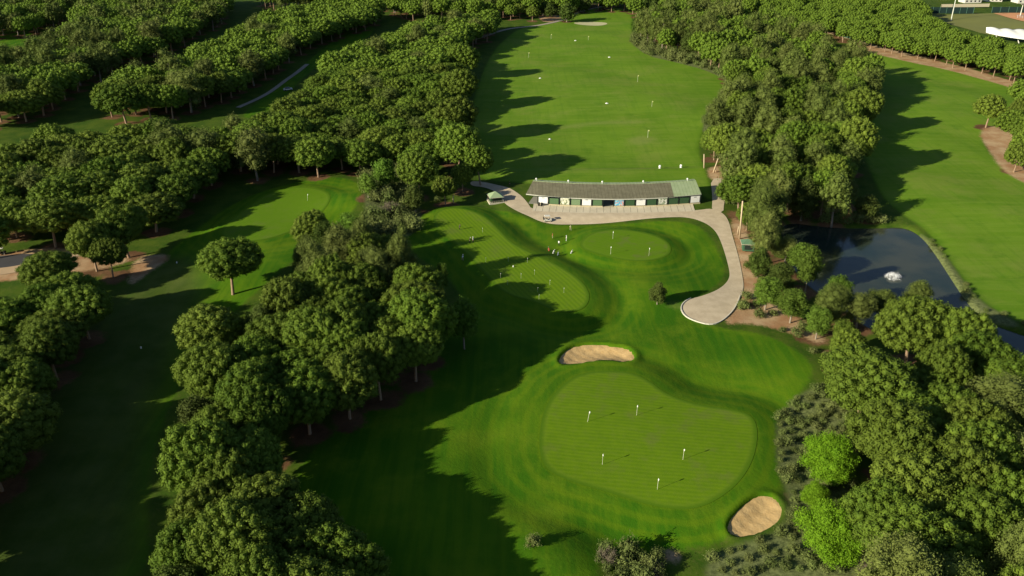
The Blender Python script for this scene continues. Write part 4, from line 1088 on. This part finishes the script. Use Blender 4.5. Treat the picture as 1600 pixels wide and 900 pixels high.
# ------------------------------------------------------------------ golf cart, bins, bags
M['cartbody'] = plain('cart_body_white', (.70, .68, .60), .35, .03)
M['black'] = plain('black_rubber', (.012, .012, .012), .7)
M['seat'] = plain('seat_beige', (.35, .28, .18), .6)
M['steel'] = plain('steel_post', (.35, .35, .35), .4, .05, 3, .6)
def golf_cart(u, v, rz, label, dark=False):
    x, y = g(u, v); z = hz(x, y) + .1; root = empty('golf_cart', (x, y, z), rz); tag(root, label, 'golf cart')
    mb = MB(); mb.box((0, 0, .45), (2.3, 1.15, .3)); mb.box((.95, 0, .72), (.45, 1.1, .35), taper=.8); mb.box((-.55, 0, .72), (.9, 1.15, .3)); mb.build('body', M['black'] if dark else M['cartbody'], root)
    mb = MB(); mb.box((-.25, 0, .93), (.55, 1.05, .14)); mb.box((-.52, 0, 1.2), (.12, 1.05, .5)); mb.build('seat', M['seat'], root)
    for sx in (-.8, .8):
        for sy in (-.55, .55):
            mb = MB(); mb.tube([(sx, sy - .1, .24), (sx, sy + .1, .24)], [.24, .24], 12); w = mb.build('wheel', M['black'], root)
            mb = MB(); mb.tube([(sx, sy - .115, .24), (sx, sy + .115, .24)], [.12, .12], 8); mb.build('rim', M['cartbody'], w)
    for sx in (-.75, .55):
        for sy in (-.5, .5):
            mb = MB(); mb.tube([(sx + (.2 if sx > 0 else 0), sy, .6), (sx, sy, 1.85)], [.03, .03], 6); mb.build('roof_post', M['steel'], root)
    mb = MB(); mb.box((-.1, 0, 1.9), (1.75, 1.25, .09), taper=.93); mb.build('roof', M['cartbody'], root)
    mb = MB(); mb.tube([(.62, .28, .8), (.42, .28, 1.12)], [.03, .03], 6); mb.tube([(.40, .28 + .18 * math.cos(0), 1.12), (.40, .1, 1.15)], [.03, .03], 6); mb.build('steering_wheel', M['black'], root)
    for sy in (-.25, .25):
        mb = MB(); mb.tube([(-1.1, sy, .5), (-1.3, sy, 1.35)], [.15, .17], 8)
        for q in range(4): mb.tube([(-1.3, sy + .08 * math.cos(q * 1.6), 1.3), (-1.36, sy + .1 * math.cos(q * 1.6), 1.7)], [.015, .03], 5)
        mb.build('golf_bag', M['black'], root)
golf_cart(855.5, 345.2, 0.15, 'white-roofed golf cart on the path in front of the shelter')
golf_cart(3, 398, .3, 'dark golf cart parked at the left yard edge', True)
def litter_bin(u, v, label):
    x, y = g(u, v); z = hz(x, y) + .12; root = empty('litter_bin', (x, y, z)); tag(root, label, 'bin', 'dark bins by the shelter')
    mb = MB(); mb.tube([(0, 0, 0), (0, 0, 1.0)], [.33, .38], 10); mb.build('body', M['black'], root)
    mb = MB(); mb.tube([(0, 0, 1.0), (0, 0, 1.12)], [.4, .3], 10); mb.build('lid', M['dark'], root)
litter_bin(842, 323.5, 'dark bin at the left end of the shelter, left of two'); litter_bin(846.2, 324, 'dark bin at the left end of the shelter, right of two')
def golf_bag(u, v, m, rz, label):
    x, y = g(u, v); z = hz(x, y); root = empty('golf_bag', (x, y, z), rz); tag(root, label, 'golf bag', 'golf bags set down on the lawn')
    mb = MB(); mb.tube([(0, 0, .02), (.35, 0, .85)], [.17, .19], 10); mb.box((.05, -.15, .4), (.22, .12, .4)); mb.build('bag', m, root)
    for s in (-1, 1):
        mb = MB(); mb.tube([(.3, 0, .75), (.62, s * .3, 0)], [.02, .02], 5); mb.build('leg', M['steel'], root)
    for q in range(5):
        mb = MB(); a = q * 1.26; mb.tube([(.35 + .06 * math.cos(a), .08 * math.sin(a), .8), (.47 + .08 * math.cos(a), .1 * math.sin(a), 1.12)], [.012, .012], 5); mb.ball((.48 + .08 * math.cos(a), .1 * math.sin(a), 1.15), .05, 6, 4); mb.build('club', M['steel'], root)
M['redbag'] = plain('red_fabric', (.42, .09, .05)); M['bluebag'] = plain('grey_blue_fabric', (.30, .36, .38)); M['palebag'] = plain('pale_fabric', (.6, .6, .58))
golf_bag(858, 391, M['redbag'], 2.0, 'red golf bag standing left of the pale ones'); golf_bag(864, 395.5, M['palebag'], .5, 'pale golf bag right of the red one')
golf_bag(871.5, 398, M['bluebag'], 1.0, 'grey-blue golf bag, lowest of the group'); golf_bag(892, 395, M['palebag'], .2, 'pale golf bag apart from the others, near the oval green')

# ------------------------------------------------------------------ people
SKIN = plain('skin', (.45, .26, .17), .6, .05)
def person(u, v, face, shirt, trousers, label, pose='stand', hair=(.03, .02, .015), hat=None, sc=1.0):
    x, y = g(u, v); z = hz(x, y, False) + .04
    bend = {'stand': 0, 'putt': .55, 'walk': .05}[pose]
    st = {'stand': .13, 'putt': .2, 'walk': .1}[pose]; stride = .28 if pose == 'walk' else .03
    hip = Vector((0, 0, .92))
    ch = Vector((.28 * math.sin(bend) * 1.2, 0, .92 + .46 * math.cos(bend))); neck = ch + Vector((.12 * math.sin(bend), 0, .12)); head = neck + Vector((.03 + .08 * math.sin(bend), 0, .17))
    Vv = [hip, hip.lerp(ch, .5), ch, neck, head, head + Vector((0, 0, .09))]; R = [.15, .14, .17, .06, .10, .085]; Ed = [(0, 1), (1, 2), (2, 3), (3, 4), (4, 5)]
    for s in (-1, 1):
        b = len(Vv); off = stride * s
        Vv += [Vector((0, s * .1, .86)), Vector((.04 + off * .5, s * st * .85, .48)), Vector((off, s * st, .09)), Vector((off + .17, s * (st + .02), .045))]; R += [.105, .065, .048, .042]
        Ed += [(0, b), (b, b + 1), (b + 1, b + 2), (b + 2, b + 3)]
        b = len(Vv)
        if pose == 'putt': el, ha = ch + Vector((.12, s * .19, -.26)), ch + Vector((.26, s * .03, -.46))
        else: el, ha = ch + Vector((.02 * s, s * .25, -.26)), ch + Vector((.14, s * .22, -.46 + (.12 if s > 0 else 0)))
        Vv += [ch + Vector((0, s * .19, .03)), el, ha, ha + Vector((.03, 0, -.09))]; R += [.06, .045, .034, .03]
        Ed += [(2, b), (b, b + 1), (b + 1, b + 2), (b + 2, b + 3)]
    me = bpy.data.meshes.new('person'); me.from_pydata([tuple(v * sc) for v in Vv], Ed, [])
    o = bpy.data.objects.new('person', me); COL.objects.link(o)
    sk = o.modifiers.new('s', 'SKIN'); o.modifiers.new('u', 'SUBSURF').levels = 1
    if not me.skin_vertices: me.attributes  # created with the modifier's layer below
    bpy.context.view_layer.objects.active = o
    if not me.skin_vertices:
        o.select_set(True); bpy.ops.object.skin_root_mark  # layer exists after first access
    try:
        lay = me.skin_vertices[0].data
    except Exception:
        bpy.context.view_layer.update(); bpy.ops.mesh.customdata_skin_add(); lay = me.skin_vertices[0].data
    for i, r in enumerate(R): lay[i].radius = (r * sc, r * sc); lay[i].use_root = (i == 0)
    bpy.context.view_layer.update(); dg = bpy.context.evaluated_depsgraph_get(); m2 = bpy.data.meshes.new_from_object(o.evaluated_get(dg))
    bpy.data.objects.remove(o)
    for m in (trousers, shirt, SKIN, M['black']): m2.materials.append(m)
    for p in m2.polygons:
        c = p.center / sc; p.use_smooth = True
        if c.z < .07: p.material_index = 3
        elif c.z < .92: p.material_index = 0
        elif c.z > neck.z - .01: p.material_index = 2
        else: p.material_index = 1
        hands = ch.z - .36 if pose != 'putt' else ch.z - .34
        if abs(c.y) > .16 and c.z < ch.z - .30 and c.z > .7: p.material_index = 2
        if pose == 'putt' and c.x > ch.x + .16 and c.z < ch.z - .3: p.material_index = 2
    body = obj('person', m2, None, (x, y, z)); body.rotation_euler = (0, 0, face); tag(body, label, 'person', 'golfers on the practice area')
    mb = MB(); hc = head * sc
    mb.ball((hc.x - .015, 0, hc.z + .045), .118 * sc, 12, 7)
    hm = plain('cap_cloth', hat) if hat else plain('hair', hair)
    if hat: mb.box((hc.x + .12, 0, hc.z + .07), (.14, .16, .02))
    mb.build('cap' if hat else 'hair', hm, body, True)
    if pose == 'putt':
        h = (ch + Vector((.30, 0, -.5))) * sc; mb = MB(); mb.tube([(h.x - .05, 0, h.z + .2), (h.x + .25, 0, .06)], [.018, .012], 5); mb.box((h.x + .27, 0, .045), (.12, .05, .05))
        c = mb.build('golf_club', M['steel'], None, False, (x, y, z)); c.rotation_euler = (0, 0, face); tag(c, 'putter held by the ' + ' '.join(label.split()[:9]), 'golf club')
W_ = plain('white_cloth', (.78, .78, .74), .8); O_ = plain('orange_cloth', (.70, .25, .10), .8); D_ = plain('dark_cloth', (.02, .025, .04), .8); B_ = plain('beige_cloth', (.42, .36, .24), .8); K_ = plain('black_cloth', (.012, .012, .015), .8); P_ = plain('pale_yellow_cloth', (.60, .62, .32), .8)
person(718, 366, .4, D_, K_, 'golfer in dark clothes putting on the far end of the long green', 'putt')
person(734, 387, .3, K_, K_, 'golfer in black crouching over the ball in the tree shade', 'putt', hat=(.5, .5, .5))
person(739.5, 386.5, 2.6, W_, K_, 'golfer in a white top beside the one in black', 'stand', hat=(.8, .8, .8))
person(723, 414, 1.2, W_, B_, 'golfer in white top and beige trousers between two tree shadows', 'putt', hat=(.8, .8, .8))
person(863.3, 371, -.3, O_, B_, 'golfer in orange-red top on the lawn below the cart', 'stand')
person(885, 375.5, 3.3, W_, W_, 'golfer all in white facing the group on the lawn', 'stand', hat=(.8, .8, .8))
person(873.2, 382, 1.2, W_, K_, 'golfer in white top and dark trousers in the middle of the lawn group', 'stand')
person(891.3, 357.5, -1.2, P_, B_, 'golfer in pale yellow nearest the path', 'walk')
person(796, 292, .2, K_, D_, 'person in dark clothes walking on the shaded path behind the hip-roofed hut', 'walk')

# ------------------------------------------------------------------ pond fountain
def foam():
    n = NT('fountain_spray', .6, .3); n.col((.85, .87, .88)); return n.m
x, y = g(1397, 429); root = empty('fountain', (x, y, -.95)); tag(root, 'white aerating fountain spray in the middle of the pond', 'fountain')
r_ = np.random.default_rng(5); L = []
for i in range(80):
    a = r_.random() * 6.28; rr = r_.random() ** .7 * 2.0; h = max(0.05, 1.5 * (1 - rr / 2.1)) * r_.uniform(.4, 1.2); L.append((math.cos(a) * rr, math.sin(a) * rr, h, r_.uniform(.07, .22), 1.0))
me = foliage_mesh('spray', foam(), np.array(L), .16, .15, 3, 3, rough=1.3, fuzz=1.6, core=.6); obj('spray', me, root)
mb = MB(); mb.tube([(0, 0, -.3), (0, 0, .35)], [.5, .4], 10); mb.build('nozzle', M['black'], root)

# ------------------------------------------------------------------ shrubs
SHP = []
for i in range(6):
    L = blob_lobes(900 + i, 1.35, 1.7, 0, 13, .26, .44, .8, .16, .3); SHP.append(foliage_mesh('shrub', M['shrub'], L, .34, .30, 4, 900 + i, rough=1.0, fuzz=.8, core=.72, aspect=.45))
def twig_mesh(seed, R, H, n=70):
    r_ = random.Random(seed); mb = MB()
    for i in range(n):
        a = r_.random() * 6.28; e = R * r_.uniform(.25, 1.0); hh = H * r_.uniform(.55, 1.0) * (1 - .35 * (e / R) ** 2)
        b = (r_.uniform(-.25, .25) * R, r_.uniform(-.25, .25) * R, 0); m = (math.cos(a) * e * .5, math.sin(a) * e * .5, hh * .6); t = (math.cos(a) * e, math.sin(a) * e, hh)
        mb.tube([b, m, t], [.06, .04, .02], 4, cap=False)
        for q in range(7):
            s = r_.uniform(.35, 1); p = Vector(m).lerp(Vector(t), s) if r_.random() < .8 else Vector(b).lerp(Vector(m), s)
            d = Vector((r_.gauss(0, 1), r_.gauss(0, 1), r_.uniform(.0, 1.4))).normalized() * R * r_.uniform(.12, .3)
            mb.tube([p, p + d], [.03, .014], 3, cap=False)
            mb.tube([p + d * .5, p + d * .5 + Vector((r_.gauss(0, .2), r_.gauss(0, .2), .2)) * R * .5], [.022, .012], 3, cap=False)
    me = bpy.data.meshes.new('bare_shrub'); me.from_pydata(mb.V, [], mb.F); me.materials.append(M['drybush']); me.update(); return me
TW = [twig_mesh(50 + i, 3.0, 3.2, 80) for i in range(2)]
for u, v, s, lb in ((612, 340, 1.25, 'bare greyish-brown shrub behind the long putting green'), (640, 355, .7, 'smaller bare shrub right of the large bare one'), (1385, 885, 1.2, 'bare grey shrub at the bottom edge right of the lime tree'), (1355, 900, .9, 'bare grey shrub at the bottom edge, left of its twin'), (948, 880, .7, 'dry straw-coloured shrub at the left end of the bottom thicket'), (1022, 895, .6, 'dry orange-brown shrub in the bottom thicket'), (1350, 705, .6, 'bare shrub between the lime tree and the pines')):
    x, y = g(u, v); o = obj('bare_shrub', TW[rng.randrange(2)], None, (x, y, hz(x, y))); o.scale = (s, s, s); o.rotation_euler = (0, 0, rng.random() * 6); tag(o, lb, 'shrub')
nsh = 0; SHL = {}
def shrubs(poly_px, sp, smin, smax, group, label, dens=1.0, hs_=1.0):
    global nsh
    P = G(poly_px); A = np.array(P); x0, y0 = A.min(0); x1, y1 = A.max(0); pts = []
    n = int((x1 - x0) * (y1 - y0) / sp ** 2 * 12)
    xs = npr.uniform(x0, x1, n); ys_ = npr.uniform(y0, y1, n); ok = sdf(xs, ys_, P) < 0
    for a, b in zip(xs[ok], ys_[ok]):
        if any((a - c) ** 2 + (b - d) ** 2 < sp * sp for c, d in pts): continue
        if rng.random() > dens: pts.append((a, b)); continue
        pts.append((a, b)); s = rng.uniform(smin, smax)
        if blocked(a, b, 0.2): continue
        o = obj('shrub', SHP[rng.randrange(6)], None, (a, b, hz(a, b) - .05)); o.scale = (s, s * rng.uniform(.85, 1.15), s * rng.uniform(.75, 1.2) * hs_); o.rotation_euler = (0, 0, rng.random() * 6.28)
        SHL.setdefault((label, ('large ', 'medium-sized ', 'small ')[0 if s > smin + (smax - smin) * .67 else 1 if s > smin + (smax - smin) * .33 else 2]), []).append(o); tag(o, label, 'shrub', group); nsh += 1
shrubs([(1215, 650), (1240, 625), (1288, 605), (1330, 640), (1345, 690), (1330, 760), (1300, 800), (1345, 870), (1340, 900), (1120, 900), (1105, 872), (1150, 856), (1215, 838), (1236, 800), (1228, 760), (1217, 740), (1214, 690)], 1.85, .38, .9, 'scrub right of the big green', 'grey-green shrub, scrub right of big green', .95)
shrubs([(935, 862), (965, 868), (1000, 860), (1030, 868), (1040, 905), (940, 915)], 1.9, .6, 1.4, 'thicket at the bottom edge', 'dark ragged shrub, bottom edge thicket', 1, 1.4)
shrubs([(590, 345), (640, 340), (650, 370), (600, 385), (560, 370), (575, 350)], 2.8, 1.0, 1.9, 'shrubs below the bare grey shrub', 'dense shrub, below the bare shrub', .9, 1.2)
shrubs([(570, 262), (630, 262), (640, 330), (600, 330), (575, 320)], 3.0, 1.2, 2.0, 'shrubs behind the left green mound', 'leafy shrub behind left green mound', .8, 1.3)
shrubs([(988, 58), (1010, 70), (1060, 82), (1110, 92), (1150, 108), (1150, 140), (1140, 165), (1112, 190), (1095, 205), (1105, 180), (1125, 160), (1138, 128), (1100, 108), (1060, 98), (1010, 86), (986, 66)], 4.2, 1.1, 2.1, 'shrubs edging the right side of the range', 'grey-green shrub edging range right side', .95, 1.1)
shrubs([(1290, 345), (1380, 345), (1385, 352), (1300, 354)], 2.6, 1.0, 1.7, 'shrubs on the far pond bank', 'shrub on the far pond bank')
shrubs([(1450, 372), (1458, 370), (1500, 425), (1535, 478), (1600, 500), (1600, 506), (1540, 490), (1508, 455)], 3.2, .35, .7, 'tufts on the right pond bank', 'tuft on right pond bank', .6)
shrubs([(1140, 470), (1165, 450), (1178, 470), (1215, 490), (1280, 520), (1300, 560), (1290, 590), (1268, 560), (1230, 520), (1180, 498)], 3.0, .6, 1.2, 'shrubs on the bare bank below the pond', 'shrub on reddish bank below pond', .65)
shrubs([(1120, 245), (1160, 250), (1170, 330), (1140, 320), (1135, 285)], 3.2, 1.0, 1.8, 'shrubs at the shelter end of the right wood', 'shrub under trees by shelter end', .9, 1.2)
shrubs([(823, 310), (838, 312), (838, 322), (828, 322)], 1.4, .5, .9, 'planting at the left end of the shelter', 'plant at left end of shelter')
rs = SHP[2].copy(); rs.materials.clear(); rs.materials.append(plain('rust_brown_leaves', (.30, .15, .07), .9, .3)); x, y = g(1322, 347)
o = obj('dry_bush', rs, None, (x, y, hz(x, y))); o.scale = (1.1, 1.1, 2.4); tag(o, 'rust-brown dead bush on the far pond bank', 'shrub')
for u, v, s, lb in ((833, 862, .9, 'single low shrub on the mound left of the bottom thicket'), (684, 313, .8, 'small clipped round bush on the lawn'), (1161, 480, 1.1, 'green shrub on bare ground right of the path end')):
    x, y = g(u, v); o = obj('shrub', SHP[1], None, (x, y, hz(x, y))); o.scale = (s, s, s); tag(o, lb, 'shrub')
for (lb, sz), oo in SHL.items():
    oo.sort(key=lambda q: -q.location.y)
    for i, q in enumerate(oo):
        q['label'] = sz + lb + (f', {ORD[i]} from far end' if len(oo) > 1 and i < len(ORD) else '')
print('SHRUBS', nsh)

# ------------------------------------------------------------------ upper right: sports ground, canopy, floodlights, fence, houses
M['pitch'] = plain('pitch_grass', (.175, .185, .045), .95, .15, .08)
M['clay'] = plain('orange_clay', (.62, .30, .14), .95, .1, .1)
tag(obj('pitch', drape('pitch', G([(1448, 21), (1480, 24), (1520, 22), (1552, 21), (1600, 36), (1660, 52), (1660, 75), (1580, 62), (1530, 52), (1490, 40), (1450, 30)]), M['pitch'], .15, 8)), 'olive sports pitch at the upper right', None, None, 'structure')
tag(obj('clay_court', drape('clay_court', G([(1552, 21), (1600, 20), (1680, 20), (1680, 56), (1600, 35)]), M['clay'], .16, 8)), 'orange clay strip at the upper right corner', None, None, 'structure')
def frame_line(name, a, b, h, posts, m, pm, label, cat='fence'):
    x0, y0 = g(*a); x1, y1 = g(*b); L = math.hypot(x1 - x0, y1 - y0); rz = math.atan2(y1 - y0, x1 - x0)
    root = empty(name, (x0, y0, hz(x0, y0)), rz); tag(root, label, cat)
    mb = MB(); mb.box((L / 2, 0, h / 2), (L, .06, h)); mb.build('screen', m, root)
    for i in range(posts + 1):
        mb = MB(); mb.box((L * i / posts, -.12, h * .53), (.22, .14, h * 1.06)); mb.build('post', pm, root)
M['fgreen'] = plain('fence_screen_dark_green', (.012, .035, .03), .9); M['fpost'] = plain('fence_post_green', (.09, .20, .14), .7)
frame_line('screen_fence', (1446, 22), (1520, 22), 4.6, 7, M['fgreen'], M['fpost'], 'dark green windbreak fence behind the left half of the pitch')
frame_line('screen_fence', (1549, 20), (1640, 20), 4.2, 7, M['fgreen'], M['fpost'], 'dark green windbreak fence behind the orange clay strip')
frame_line('mesh_fence', (1312, 56), (1352, 66), 2.6, 5, plain('mesh_green', (.05, .11, .06)), M['fpost'], 'green mesh fence behind the plantation trunks')
frame_line('boundary_wall', (1470, 12), (1545, 11), 2.4, 1, plain('cream_wall', (.60, .52, .36)), M['cream'], 'cream wall beyond the windbreak fence', 'wall')
def flood(u, v, h, label):
    x, y = g(u, v); root = empty('floodlight_mast', (x, y, hz(x, y))); tag(root, label, 'floodlight')
    mb = MB(); mb.tube([(0, 0, 0), (0, 0, h)], [.40, .24], 8); mb.build('mast', M['mast'], root)
    mb = MB(); mb.box((0, -.2, h + .3), (3.2, .35, .3)); mb.build('crossarm', M['mast'], root)
    for s in (-1.2, -.4, .4, 1.2):
        mb = MB(); mb.box((s, -.45, h + .2), (.6, .3, .55), tilt=.5); mb.build('lamp', M['steel'], root)
M['mast'] = plain('mast_pale', (.62, .64, .54), .5)
flood(1486, 32, 24, 'tall pale floodlight mast at the left of the pitch'); flood(1417, 20, 24, 'tall floodlight mast rising from the plantation'); flood(1594, 25, 8, 'short white lamp mast at the clay strip')
# play equipment heap by the short mast
x, y = g(1594, 28); root = empty('play_frame', (x, y, hz(x, y))); tag(root, 'grey climbing frame on the orange clay', 'play frame'); mb = MB()
for i in range(5): mb.tube([(i * 1.2 - 2.4, -1, 0), (i * 1.2 - 2.4, 0, 1.8), (i * 1.2 - 2.4, 1, 0)], [.1] * 3, 5)
mb.build('frame', M['steel'], root); mb = MB(); mb.box((0, 0, 1.85), (5.2, .9, .12)); mb.build('platform', M['bluebag'], root)
# tensile canopy: a saddle membrane on masts
cx0, cy0 = g(1548, 47, 7); cx1, cy1 = g(1670, 60, 5.0)
root = empty('tensile_canopy', (cx0, cy0, 0)); tag(root, 'white tensile membrane canopy over the stand at the right edge', 'canopy')
NU, NV = 36, 12; Lx = cx1 - cx0; V = []; 
for i in range(NU + 1):
    a = i / NU
    for j in range(NV + 1):
        b = j / NV
        wdt = 17 * min(1, (.04 + 2.2 * a)) ** .8
        zz = 6.4 + 0.8 * abs(math.sin(a * math.pi * 5)) * (1 - b) ** 1.0 - 3.0 * b ** 1.5 + (1.2 * (1 - a) ** 6)
        V.append((a * Lx, 6 * (1 - a * .6) - b * wdt - 2.5 * a, zz))
Fq = [(i * (NV + 1) + j, (i + 1) * (NV + 1) + j, (i + 1) * (NV + 1) + j + 1, i * (NV + 1) + j + 1) for i in range(NU) for j in range(NV)]
me = bpy.data.meshes.new('membrane'); me.from_pydata(V, [], Fq); me.polygons.foreach_set("use_smooth", [True] * len(Fq)); me.materials.append(plain('membrane_white', (.80, .80, .74), .5, .03)); me.update()
o = obj('membrane', me, root); md = o.modifiers.new('thick', 'SOLIDIFY'); md.thickness = .08
for a in (.12, .4, .7, 1.0):
    mb = MB(); mb.tube([(a * Lx, -8 * min(1, 2.2 * a), 0), (a * Lx - 1.5, -6 * min(1, 2.2 * a), 4.5)], [.32, .22], 8); mb.build('mast', M['cartbody'], root)
mb = MB()
for i in range(6): mb.box((-3.4 - i * .75, -13.5 + i * .2, .5 + .0 * i), (.35, 3.2, .25), rz=.5)
mb.build('stand_rail', M['cartbody'], root)
# houses
M['hwall'] = plain('house_wall_white', (.66, .62, .54), .8, .06); M['hroof'] = plain('house_roof_terracotta', (.34, .20, .12), .9, .2); M['hroof2'] = plain('house_roof_grey', (.30, .31, .33), .8); M['glass'] = plain('dark_glass', (.03, .04, .05), .2)
for u, v, w, d, h, rf, rz, lb in ((1515, 3, 14, 9, 5.0, 'hroof', .1, 'white house with terracotta roof behind the cream wall'), (1550, 1, 12, 9, 5.4, 'hroof', -.1, 'white house beyond the pitch, second from the fence corner'), (1600, 3, 16, 10, 6, 'hroof2', .05, 'grey-roofed white house in the upper right corner'), (1470, -2, 12, 8, 5, 'hroof', 0, 'white house half behind the floodlight mast'), (1576, -6, 12, 8, 5.5, 'hroof', .2, 'white house behind the corner one'), (1220, -3, 12, 8, 5.5, 'hroof2', .3, 'pale building showing through the plantation')):
    x, y = g(u, v); root = empty('house', (x, y, hz(x, y)), rz); tag(root, lb, 'house')
    mb = MB(); mb.box((0, 0, h / 2), (w, d, h)); mb.build('wall', M['hwall'], root)
    mb = MB(); W, D = w / 2 + .5, d / 2 + .5; c = [(-W, -D, h), (W, -D, h), (W, D, h), (-W, D, h)]; t1, t2 = (-W * .5, 0, h + 2), (W * .5, 0, h + 2)
    mb.face([c[0], c[1], t2, t1]); mb.face([c[1], c[2], t2]); mb.face([c[2], c[3], t1, t2]); mb.face([c[3], c[0], t1]); mb.face(c[::-1]); mb.build('roof', M[rf], root)
    for k in range(4):
        for zz in ((1.5,) if h < 5.2 else (1.5, 4.0)):
            mb = MB(); mb.box((-w / 2 + w * (k + .5) / 4, -d / 2 - .01, zz), (1.3, .06, 1.3)); mb.build('window', M['glass'], root)
# small street trees in front of the fence
# parked vehicles glimpsed among the plantation
def car(u, v, rz, col, label):
    x, y = g(u, v); root = empty('parked_car', (x, y, hz(x, y) + .05), rz); tag(root, label, 'car')
    mb = MB(); mb.box((0, 0, .62), (4.3, 1.75, .65), taper=.96); mb.build('body', col, root); mb = MB(); mb.box((-.2, 0, 1.2), (2.4, 1.6, .55), taper=.78); mb.build('cabin', M['glass'], root)
    for sx in (-1.35, 1.35):
        for sy in (-.85, .85):
            mb = MB(); mb.tube([(sx, sy - .1, .32), (sx, sy + .1, .32)], [.32, .32], 10); mb.build('wheel', M['black'], root)
car(1297, 47, .2, plain('car_dark_grey', (.06, .06, .07), .4), 'dark vehicle parked behind the plantation edge'); car(1425, 10, .1, plain('car_silver', (.35, .36, .37), .35), 'silver vehicle beyond the plantation by the fence')
car(450, 140, .4, plain('car_white', (.7, .7, .68), .4), 'small white vehicle half hidden beside the shaded strip')
